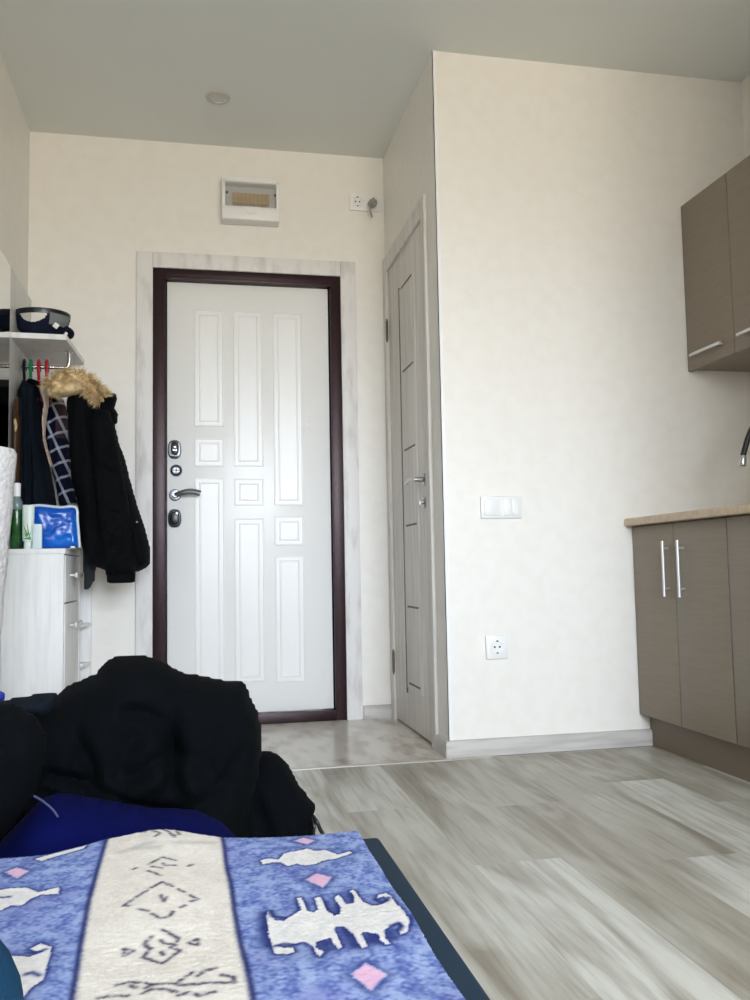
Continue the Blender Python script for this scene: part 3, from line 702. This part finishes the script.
# roll in bubble wrap
top, bot = Vector((at(18, 452, 2.62).x-.062, 2.62, 1.035)), Vector((-.617, 2.62, 0))
ax = (top-bot); L = ax.length
pr = [(0, 0), (.056, 0), (.060, .006)] + [(.060+.0015*math.sin(k*2.1), .05+k*(L-.1)/18) for k in range(19)] + [(.060, L-.012), (.052, L), (.03, L+.002), (.028, L-.02), (0, L-.02)]
tag(MB().lathe(pr, bot, ax.normalized(), seg=36).build('bubble_wrap_roll', M['bubble'], loc=bot), 'tall white roll of bubble wrap leaning against left wall', 'roll')

# ------------------------------------------------------------------ kitchen units
XK, XW = 1.638, 1.606
HANDLE = mat('brushed_aluminium', (222, 222, 222), .42, metal=.85)
def base_unit(y0, y1, label, doors):
    root = thing('base_cabinet', label, 'cabinet', ((XK+XR)/2, (y0+y1)/2, 0), 'taupe kitchen base cabinets')
    b = MB().box((XK+.019, y0+.001, .115), (XR-.004, y0+.017, .820)).box((XK+.019, y1-.017, .115), (XR-.004, y1-.001, .820)).box((XK+.019, y0+.017, .115), (XR-.004, y1-.017, .131)).box((XR-.012, y0+.017, .131), (XR-.004, y1-.017, .82)).box((XK+.019, y0+.017, .804), (XK+.1, y1-.017, .820))
    b.build('carcass', M['taupe_dark'], root)
    for (a, c, hy) in doors:
        d = MB().box((XK, a+.0015, .118), (XK+.018, c-.0015, .818), .0015).build('door', M['taupe'], root)
        MB().tube([(XK-.022, hy, .562), (XK-.022, hy, .66), (XK-.022, hy, .757)], .0050, sub=2).cyl((XK-.022, hy, .590), (XK, hy, .590), .0045, seg=12).cyl((XK-.022, hy, .730), (XK, hy, .730), .0045, seg=12).build('handle', HANDLE, d, label='slim chrome bar handle')
    return root
base_unit(2.50, 3.105, 'two-door taupe base cabinet at the partition wall', ((2.812, 3.107, 2.850), (2.50, 2.812, 2.752)))
base_unit(1.70, 2.497, 'taupe base cabinet cut by the right edge of the photo', ((2.10, 2.497, 2.145), (1.70, 2.10, 2.055)))
tag(MB().box((XK+.042, 1.70, 0), (XK+.058, YP-.004, .114)).box((XK+.058, 1.71, 0), (XK+.075, 1.73, .114)).build('plinth', mat('taupe_plinth', (112, 99, 82), .45), loc=(XK+.05, 2.4, 0)), 'taupe plinth board under the kitchen base cabinets', 'plinth')
tag(MB().box((XW, 1.68, .822), (XR-.003, YP-.003, .850), .005, 3).build('worktop', M['worktop'], loc=(1.9, 2.4, .822)), 'beige kitchen worktop on the taupe base cabinets', 'worktop')
XC = 1.905
def wall_unit(y0, y1, label, doors):
    root = thing('wall_cabinet', label, 'cabinet', ((XC+XR)/2, (y0+y1)/2, 1.42), 'taupe kitchen wall cabinets')
    b = MB().box((XC+.019, y0+.001, 1.432), (XR-.003, y0+.017, 2.092)).box((XC+.019, y1-.017, 1.432), (XR-.003, y1-.001, 2.092)).box((XC+.019, y0+.017, 1.432), (XR-.003, y1-.017, 1.448)).box((XC+.019, y0+.017, 2.076), (XR-.003, y1-.017, 2.092)).box((XR-.012, y0+.017, 1.448), (XR-.003, y1-.017, 2.076))
    b.build('carcass', M['taupe'], root)
    for a, c in doors:
        d = MB().box((XC, a+.0015, 1.426), (XC+.018, c-.0015, 2.094), .0015).build('door', M['taupe'], root)
        m_ = (a+c)/2
        MB().tube([(XC-.024, m_-.105, 1.477), (XC-.026, m_, 1.477), (XC-.024, m_+.095, 1.477)], .0062, sub=2).cyl((XC-.024, m_-.085, 1.477), (XC, m_-.085, 1.477), .0045, seg=12).cyl((XC-.024, m_+.075, 1.477), (XC, m_+.075, 1.477), .0045, seg=12).build('handle', HANDLE, d, label='slim chrome bar handle')
wall_unit(2.50, 3.103, 'taupe wall cabinet hanging over the worktop end', ((2.80, 3.108), (2.50, 2.80)))
# faucet
tip = at(742.5, 466, 2.60)
t_ = thing('kitchen_faucet', 'black kitchen faucet with chrome nozzle over the worktop', 'faucet', (2.06, 2.52, .85))
b = MB().lathe([(0, 0), (.026, 0), (.026, .008), (.02, .014), (.019, .09), (.014, .10), (0, .10)], (2.06, 2.52, .851))
b.box((2.05, 2.44, .915), (2.07, 2.505, .93), .004).build('body', M['blackplastic'], t_)
MB().tube([(2.06, 2.52, .94), (2.062, 2.52, 1.10), (2.03, 2.53, 1.20), (1.95, 2.555, 1.235), (1.86, 2.58, 1.19), (1.81, 2.595, 1.11), (1.786, 2.60, 1.045), (tip.x+.004, 2.60, tip.z+.03)], .0095).build('spout', M['blackplastic'], t_)
MB().cyl((tip.x+.005, 2.60, tip.z+.035), (tip.x, 2.60, tip.z), .0105, bev=.002).build('nozzle', M['chrome'], t_, label='chrome nozzle tip')

# ------------------------------------------------------------------ sofa bed, blanket
ZB = .300; XBED = .257; YBE = 1.262
t_ = thing('sofa_bed', 'low sofa bed in dark navy upholstery under the blue blanket', 'bed', (-.22, .1, 0))
MB().box((-.69, -1.0, .12), (XBED, YBE, ZB), .007, 3).build('mattress', M['navy'], t_)
MB().box((-.68, -.99, .05), (XBED-.02, YBE-.01, .12), .008).build('bed_base', M['navy'], t_)
for x in (-.62, XBED-.07):
    for y in (-.92, YBE-.08): MB().cyl((x, y, 0), (x, y, .05), .018, .024, seg=16).build('leg', M['blackplastic'], t_)

def blanket():
    X = np.concatenate([np.arange(-.66, -.24, .02), np.arange(-.24, .226, .0016)]); Ys = np.concatenate([np.arange(.30, .74, .012), np.arange(.74, 1.0, .0014), np.arange(1.0, 1.42, .0020)])
    ZT = ZB+.008
    to = lambda pts, sc, ox, oy: [(lambda p: (p.x, p.y))(onz(ox+x/sc, oy+y/sc, ZT)) for x, y in pts]
    Z3 = lambda pts: to(pts, 2.7778, 230, 820); Z2 = lambda pts: to(pts, 4.1667, 80, 820); Z1 = lambda pts: to(pts, 5.5556, 0, 820)
    big = Z3([(103,258),(112,255),(125,280),(150,283),(185,262),(198,255),(192,240),(185,222),(198,222),(208,240),(215,258),(232,262),(245,255),(240,235),(235,222),(250,218),(258,232),(270,258),(290,272),(305,268),(308,248),(290,222),(300,212),(312,222),(322,240),(345,235),(345,215),(333,200),(345,198),(358,215),(370,232),(395,245),(425,240),(440,228),(428,215),(408,224),(412,212),(432,205),(448,215),(462,240),(480,262),(498,290),(492,318),(475,328),(464,318),(478,302),(470,294),(440,308),(425,318),(430,340),(445,355),(430,358),(415,345),(408,328),(385,325),(368,322),(362,330),(375,350),(378,365),(362,368),(352,350),(340,328),(315,305),(295,303),(288,312),(300,335),(310,365),(300,370),(285,350),(278,335),(262,338),(240,345),(238,360),(260,375),(250,388),(238,380),(230,355),(205,342),(165,350),(130,350),(150,358),(175,357),(182,370),(160,378),(125,375),(118,350),(108,310)])
    far = Z3([(85,118),(100,112),(135,115),(150,98),(185,90),(215,82),(240,88),(265,84),(285,92),(300,98),(335,88),(340,95),(318,103),(290,112),(265,115),(240,125),(210,130),(185,125),(160,132),(140,122),(115,124),(90,128)])
    lw1 = Z1([(-60,410),(0,400),(60,388),(150,388),(210,412),(330,385),(325,425),(230,425),(170,450),(120,490),(60,490),(0,520),(-60,530)])
    lw2 = Z1([(-60,770),(85,765),(160,772),(250,738),(200,738),(165,725),(230,690),(292,715),(270,790),(235,910),(165,955),(120,1010),(-60,1020)])
    lw3 = Z1([(195,222),(300,192),(480,150),(470,170),(330,205),(230,235)])
    pinks = [Z3([(207,172),(240,152),(285,165),(258,195)]), Z3([(332,438),(375,405),(440,432),(395,478)]), Z3([(175,60),(205,48),(240,58),(215,70)]), Z1([(20,305),(90,272),(165,295),(90,340)])]
    Lb = Z1([(610,70),(600,95),(540,300),(490,480),(450,700),(410,950),(390,1100)]); Rb = Z2([(585,50),(592,85),(625,260),(650,400),(690,600),(718,750),(735,850)])
    lines = [Z2(q) for q in ([(180,385),(215,363)],[(232,352),(275,328)],[(290,318),(340,290),(382,306)],[(408,315),(432,324)],[(455,334),(490,345),(462,358)],[(437,375),(415,385)],[(385,405),(375,420),(350,433)],[(330,436),(295,420)],[(278,410),(240,402)],[(200,388),(180,385)],[(335,345),(345,370),(355,350)],
        [(270,525),(300,500)],[(340,475),(412,502),(405,515)],[(272,530),(290,540)],[(335,512),(350,520),(400,528)],[(300,540),(265,575),(345,602),(420,550),(380,535)],[(340,555),(350,565)],
        [(455,520),(492,500),(492,526),(455,520)],[(185,545),(225,552),(188,570),(185,545)],[(290,212),(330,190)],[(345,182),(400,190)],[(350,205),(360,215)],[(375,212),(400,210)],[(285,242),(335,262)],[(300,222),(340,228)],[(222,232),(235,228)],[(455,206),(472,198)],
        [(255,84),(270,88)],[(300,84),(332,96),(312,108)],[(345,80),(370,90),(392,108)],[(400,84),(414,96),(385,102)],
        [(155,692),(200,680),(265,682),(300,696),(275,706)],[(215,695),(235,705)],[(410,685),(440,665),(465,648)],[(490,662),(520,640),(562,630)],[(435,700),(520,692),(640,690)],[(590,658),(638,666),(640,690)],[(300,694),(380,690),(420,700)],[(265,730),(300,712),(360,716),(400,728)],[(410,742),(450,730),(500,742),(560,728)],[(80,748),(130,736),(200,738)])]
    faint = [Z2(q) for q in ([(170,156),(300,130)],[(410,126),(560,110)],[(230,150),(330,146)])]
    inner = [Z3(q) for q in ([(113,258),(120,270),(136,272),(152,276)],[(404,226),(420,236),(436,230),(440,220)],[(128,352),(150,346),(185,350)],[(446,304),(466,296),(476,306),(466,318)])]
    inner += [Z1(q) for q in ([(150,748),(200,748),(250,728)],[(140,880),(175,868),(208,884)],[(0,440),(50,438)])]
    halo = [Z3(q) for q in ([(258,236),(272,262),(292,272)],[(306,266),(300,240)],[(206,262),(196,236)],[(345,232),(336,214)],[(318,312),(330,340),(345,362)],[(404,330),(412,352)],[(258,345),(272,368)],[(385,330),(390,350)],[(96,262),(98,300),(108,350)],[(440,320),(450,340)],[(490,300),(500,280)])]
    PX, PY = np.meshgrid(X, Ys, indexing='ij'); nx, ny = PX.shape
    P = np.stack([PX.ravel(), PY.ravel()], 1)
    def color(P):
        n = len(P)
        nz_ = np.array([noise.noise(Vector((p[0]*55, p[1]*55, 1))) for p in P]); nb = np.array([noise.noise(Vector((p[0]*14, p[1]*14, 7))) for p in P]); nf = np.array([noise.noise(Vector((p[0]*190, p[1]*190, 3))) for p in P])
        Q = P + np.stack([nf, nz_], 1)*.0007
        blue = np.array([108, 126, 182.]); lightb = np.array([164, 180, 214.]); purp = np.array([114, 118, 178.]); dark = np.array([40, 50, 104.])
        k = np.clip(.42+nz_*1.3+nf*1.1, 0, 1)[:,None]; C = blue*(1-k*.75)+lightb*k*.75
        k2 = np.clip(nb*1.4, 0, 1)[:,None]*.6; C = C*(1-k2)+purp*k2
        k3 = np.clip(-nz_*1.2-nf*1.5-.25, 0, 1)[:,None]*.55; C = C*(1-k3)+np.array([66, 74, 142.])*k3
        def over(mask, c): C[mask] = np.array(c, float)
        def blend(a, c):
            a = np.asarray(a)[:,None]; C[:] = C*(1-a)+np.asarray(c, float)*a
        white = np.array([216, 214, 212.])[None,:]+nf[:,None]*14+nz_[:,None]*6
        for poly in (big, far, lw1, lw2, lw3):
            d = poly_dist(Q, poly); ins = inside(Q, poly)
            # dark contour yarn round the motif
            blend(np.where(~ins, np.exp(-(d/.0034)**2)*.8, 0), dark)
            blend(np.where(~ins, np.exp(-(d/.014)**2)*.14, 0), dark)
            blend(np.where(ins, np.clip(.45+d/.0022, 0, 1), 0), white)
            blend(np.where(ins, np.exp(-((d-.014)/.004)**2)*.10, 0), (150, 160, 190))
        for pl in inner:
            dd = np.min([seg_dist(Q, pl[i], pl[i+1]) for i in range(len(pl)-1)], axis=0)
            blend(np.exp(-(dd/.0032)**2)*.8, dark)
        for pl in halo:
            dd = np.min([seg_dist(Q, pl[i], pl[i+1]) for i in range(len(pl)-1)], axis=0)
            blend(np.where(~inside(Q, big), np.exp(-(dd/.0065)**2)*.75, 0), dark)
        for poly in pinks:
            d = poly_dist(Q, poly); ins = inside(Q, poly)
            blend(np.where(~ins, np.exp(-(d/.007)**2)*.5, 0), dark); blend(np.where(ins, np.clip(d/.003, 0, 1)*.9, 0), (222, 178, 200))
        # cream centre band
        f = lambda pl, y: np.interp(y, [q[1] for q in pl][::-1], [q[0] for q in pl][::-1])
        xl, xr = f(Lb, Q[:,1]), f(Rb, Q[:,1])
        ins = (Q[:,0] > xl) & (Q[:,0] < xr); d = np.minimum(abs(Q[:,0]-xl), abs(Q[:,0]-xr))
        cream = np.array([214, 209, 201.])+nz_[:,None]*9+nf[:,None]*9
        C[ins] = cream[ins]
        blend(np.exp(-(d/.0032)**2)*.85, (36, 44, 92))
        for pl in lines:
            dd = np.min([seg_dist(Q, pl[i], pl[i+1]) for i in range(len(pl)-1)], axis=0)
            blend(np.exp(-(dd/.0026)**2)*np.clip(.72+nf*1.0, .15, .9), (66, 62, 80))
        for pl in faint:
            dd = np.min([seg_dist(Q, pl[i], pl[i+1]) for i in range(len(pl)-1)], axis=0)
            blend(np.exp(-(dd/.007)**2)*.28, (130, 130, 136))
        C = C/255.; return np.where(C <= .04045, C/12.92, ((C+.055)/1.055)**2.4)
    C = color(P)
    # far hem line (blanket hangs over the foot of the bed past it)
    hx = [-.70, -.25, -.19, -.12, -.04, .04, .12, .24]; hy = [1.275, 1.288, 1.292, 1.330, 1.325, 1.298, 1.290, 1.285]
    bed_z = ZB+.003
    def surf(x, y):
        e = np.interp(x, hx, hy)-.03
        over = np.clip(y-e, 0, None); r = .03
        a = np.clip(over/r, 0, math.pi/2)
        yy = np.minimum(y, e)+r*np.sin(a)
        zz = bed_z-r*(1-np.cos(a))-np.clip(over-r*math.pi/2, 0, None)
        return yy, zz
    nn = np.array([noise.noise(Vector((p[0]*9, p[1]*9, 2)))*.0035+(noise.noise(Vector((p[0]*170, p[1]*170, 5)))*.0005+noise.noise(Vector((p[0]*420, p[1]*420, 8)))*.0006) for p in P])
    bul = .010*np.exp(-((P[:,0]+.05)/.06)**2)*np.clip((P[:,1]-.9)/.35, 0, 1)
    yy, zz = surf(P[:,0], P[:,1]); zt = zz+nn+bul+.007
    V = np.stack([P[:,0]+nn*.5, yy, zt], 1)
    n = len(V); V2 = np.stack([P[:,0], yy, np.minimum(zz, zt-.004)+.001], 1)
    V2[:,1] -= np.where(P[:,1] > 1.29, .006, 0)
    I = np.arange(n).reshape(nx, ny); F = []
    q = np.stack([I[:-1,:-1], I[1:,:-1], I[1:,1:], I[:-1,1:]], -1).reshape(-1, 4)
    F = [tuple(int(v) for v in r) for r in q] + [tuple(int(v)+n for v in r[::-1]) for r in q]
    for i in range(nx-1):
        F += [(int(I[i+1,0]), int(I[i,0]), int(I[i,0])+n, int(I[i+1,0])+n), (int(I[i,-1]), int(I[i+1,-1]), int(I[i+1,-1])+n, int(I[i,-1])+n)]
    for j in range(ny-1):
        F += [(int(I[0,j]), int(I[0,j+1]), int(I[0,j+1])+n, int(I[0,j])+n), (int(I[-1,j+1]), int(I[-1,j]), int(I[-1,j])+n, int(I[-1,j+1])+n)]
    # pile: short tufts
    rs = np.random.RandomState(3); K = 60000
    tp = np.stack([rs.uniform(-.30, .226, K), rs.uniform(.74, 1.40, K)], 1)
    tc = color(tp)*rs.uniform(.93, 1.06, K)[:,None]
    ty, tz = surf(tp[:,0], tp[:,1])
    tn = np.array([noise.noise(Vector((p[0]*9, p[1]*9, 2)))*.0035+(noise.noise(Vector((p[0]*170, p[1]*170, 5)))*.0005+noise.noise(Vector((p[0]*420, p[1]*420, 8)))*.0006) for p in tp])
    tb = .010*np.exp(-((tp[:,0]+.05)/.06)**2)*np.clip((tp[:,1]-.9)/.35, 0, 1)
    base = np.stack([tp[:,0], ty, tz+tn+tb+.006], 1)
    e = np.interp(tp[:,0], hx, hy)-.03; a = np.clip((tp[:,1]-e)/.03, 0, math.pi/2)
    nrm = np.stack([np.zeros(K), np.sin(a), np.cos(a)], 1)
    ang = rs.normal(0, .6, K); w_ = np.stack([np.cos(ang), np.sin(ang), np.zeros(K)], 1)*.0006
    lean = np.stack([rs.normal(0, .35, K), rs.normal(0, .35, K), np.zeros(K)], 1)
    tip = base+(nrm+lean)*rs.uniform(.0006, .0021, K)[:,None]
    T = np.empty((K*3, 3)); T[0::3] = base-w_; T[1::3] = base+w_; T[2::3] = tip
    k0 = 2*n
    F += [(k0+3*i, k0+3*i+1, k0+3*i+2) for i in range(K)]
    allV = np.concatenate([V, V2, T]); allC = np.concatenate([C, C, np.repeat(tc, 3, axis=0)])
    me = bpy.data.meshes.new('blanket'); me.from_pydata([tuple(v) for v in allV], [], F)
    ca = me.color_attributes.new('Col', 'FLOAT_COLOR', 'POINT')
    ca.data.foreach_set('color', np.concatenate([np.clip(allC, 0, 1), np.ones((len(allC), 1))], 1).astype(np.float32).ravel())
    for p in me.polygons: p.use_smooth = True
    o = link('blanket', me, attr_mat('woven_pile', 1., 0.), loc=(-.2, .8, ZB), smooth=False)
    for p in me.polygons: p.use_smooth = True
    tag(o, 'shaggy blue blanket with cream band, white and pink motifs on bed', 'blanket')
blanket()

# teal cushion at the left edge of the bed
def cushion():
    vs, fs = [], []; n, m_ = 40, 24
    cx, cy, cz, rx, ry, rz = -.254, .68, .352, .135, .15, .092
    for j in range(m_+1):
        ph = -math.pi/2+math.pi*j/m_
        for i in range(n):
            th = 2*math.pi*i/n; e = .95
            sp = lambda v, e=e: math.copysign(abs(v)**e, v)
            r = sp(math.cos(ph), .8); q = Vector((rx*r*sp(math.cos(th)), ry*r*sp(math.sin(th)), rz*sp(math.sin(ph), .9)))
            q *= 1+.025*noise.noise(q*14)
            if q.z < 0: q.z *= .48
            vs.append((cx+q.x, cy+q.y, cz+q.z))
    for j in range(m_):
        for i in range(n): fs.append((j*n+i, j*n+(i+1)%n, (j+1)*n+(i+1)%n, (j+1)*n+i))
    b = MB().raw(vs, fs); bmesh.ops.remove_doubles(b.bm, verts=b.bm.verts, dist=1e-5)
    tag(b.build('cushion', M['teal'], loc=(cx, cy, .32)), 'teal fleece cushion on the blanket in the bottom left corner', 'cushion')
cushion()

# ------------------------------------------------------------------ heap at the foot of the bed
t_ = thing('duffel_bag', 'royal blue padded bag on floor at foot of the bed', 'bag', (-.2, 1.56, 0))
b = inflate(MB(), [(-60, 1010), (-60, 872), (-10, 850), (8, 834), (26, 812), (40, 796), (60, 793), (100, 800), (150, 809), (200, 811), (222, 822), (236, 836), (243, 870), (246, 960), (236, 1010)], 1.52, .12, .09, .008,
            folds=[([(30, 790), (60, 820), (110, 850)], .015, .012), ([(130, 805), (150, 850)], .012, .012), ([(200, 812), (190, 850)], .01, .01)], nz=(.014, 9))
b.build('body', M['blue_cloth'], t_)
zp = [at(34, 796, 1.41), at(41, 800, 1.405), at(49, 806, 1.40), at(54, 811, 1.398), at(58, 817, 1.395)]
MB().tube(zp, .0018).build('drawcord', mat('grey_cord', (50, 58, 96), .6), t_, label='pale grey drawcord')
t_ = thing('winter_jacket', 'black padded jacket crumpled in a heap behind the bed', 'jacket', (-.1, 1.85, 0))
b = inflate(MB(), [(-30, 712), (20, 706), (44, 702), (58, 694), (64, 688), (75, 682), (97, 673), (101, 665), (107, 659.5), (117, 656), (135, 655), (150, 656.5), (163, 661), (176, 669), (187, 674), (203, 675.5), (222, 680), (241, 680.5), (247, 686), (251, 698), (258, 711), (261.5, 724), (262, 745), (259, 775), (250, 810), (250, 870), (235, 905), (150, 920), (50, 920), (-30, 910)], 1.85, .17, .14, .006,
            folds=[([(132, 700), (150, 703), (165, 712), (172, 730), (174, 765)], .045, .012), ([(168, 672), (174, 700), (178, 760)], .035, .014), ([(60, 760), (110, 775), (150, 790), (200, 800)], .04, .012), ([(240, 740), (225, 765), (200, 785)], .05, .016), ([(95, 680), (85, 720), (100, 760)], .03, .014), ([(205, 680), (215, 720), (205, 760)], .02, .014), ([(50, 775), (90, 790), (140, 805), (180, 806)], .03, .010)], nz=(.030, 5.5), smooth=3)
b.build('body', M['heap_cloth'], t_)
b = inflate(MB(), [(225, 770), (248, 757), (262, 751), (272, 751), (285, 759), (292, 770), (297, 781), (306, 792), (316, 804.5), (314, 813), (313, 822), (316, 835), (318, 870), (310, 890), (240, 895), (225, 850)], 1.92, .11, .09, .006,
            folds=[([(275, 755), (280, 790), (290, 830)], .02, .012), ([(255, 790), (262, 840)], .02, .012)], nz=(.016, 8))
sl = b.build('sleeve', M['heap_cloth'], t_)
MB().tube([at(313, 816, 1.86), at(317, 822, 1.85), at(320, 829, 1.85), at(323, 834, 1.85)], .004).tube([at(312, 818, 1.86), at(314, 826, 1.85), at(313, 834, 1.85)], .004).build('strap_end', M['blackplastic'], sl)
b = inflate(MB(), [(-40, 700), (0, 703), (15, 704), (28, 711), (38, 719), (45, 731), (47, 745), (45, 765), (38, 785), (34, 797), (22, 815), (8, 832), (-2, 843), (-40, 862)], 1.47, .08, .07, .006,
            folds=[([(10, 715), (30, 760), (18, 810)], .02, .012), ([(38, 730), (20, 745)], .012, .01)], nz=(.014, 8))
b.build('sleeve', M['heap_cloth'], t_)
b = inflate(MB(), [(-20, 702), (5, 699), (20, 697), (40, 693), (52, 691.5), (58, 694), (57, 708), (50, 718), (30, 716), (-20, 716)], 1.68, .05, .03, .005, nz=(.006, 10))
b.build('waistband', M['dark_jacket'], t_, label='charcoal waistband')
b = inflate(MB(), [(-40, 690), (0, 690), (5, 693), (5, 700), (-2, 704), (-40, 705)], 1.62, .04, .02, .004)
b.build('lining', mat('bright_blue_lining', (16, 50, 160), .6), t_, label='bright blue lining')

# ------------------------------------------------------------------ light: sky and ground outside the window
W = bpy.data.worlds.new('world'); S.world = W; W.use_nodes = True
wt = W.node_tree; bg = wt.nodes['Background']
g = wt.nodes.new('ShaderNodeTexCoord'); sx = wt.nodes.new('ShaderNodeSeparateXYZ'); mr = wt.nodes.new('ShaderNodeMapRange')
mr.interpolation_type = 'SMOOTHSTEP'; mr.inputs['From Min'].default_value = -.06; mr.inputs['From Max'].default_value = .12
mx = wt.nodes.new('ShaderNodeMix'); mx.data_type = 'RGBA'
mx.inputs[6].default_value = (.47, .42, .355, 1); mx.inputs[7].default_value = (.87, .96, 1.09, 1)
wt.links.new(g.outputs['Generated'], sx.inputs[0]); wt.links.new(sx.outputs['Z'], mr.inputs['Value'])
wt.links.new(mr.outputs['Result'], mx.inputs[0]); wt.links.new(mx.outputs[2], bg.inputs[0]); bg.inputs[1].default_value = 31.5
l = bpy.data.lights.new('window_portal', 'AREA'); l.shape = 'RECTANGLE'; l.size = WX1-WX0; l.size_y = WZ1-WZ0
l.cycles.is_portal = True
o = bpy.data.objects.new('window_portal', l); COL.objects.link(o); o.location = ((WX0+WX1)/2, YB-.11, (WZ0+WZ1)/2); o.rotation_euler = (math.radians(90), 0, 0)

vs_ = S.view_settings
S.display_settings.display_device = 'sRGB'
vs_.view_transform = 'Standard'; vs_.look = 'None'; vs_.gamma = 1; vs_.exposure = 0.0; vs_.use_curve_mapping = False
S.cycles.use_denoising = True
S.cycles.max_bounces = 10; S.cycles.diffuse_bounces = 6; S.cycles.glossy_bounces = 4; S.cycles.sample_clamp_indirect = 0
S.cycles.caustics_reflective = True; S.cycles.caustics_refractive = False
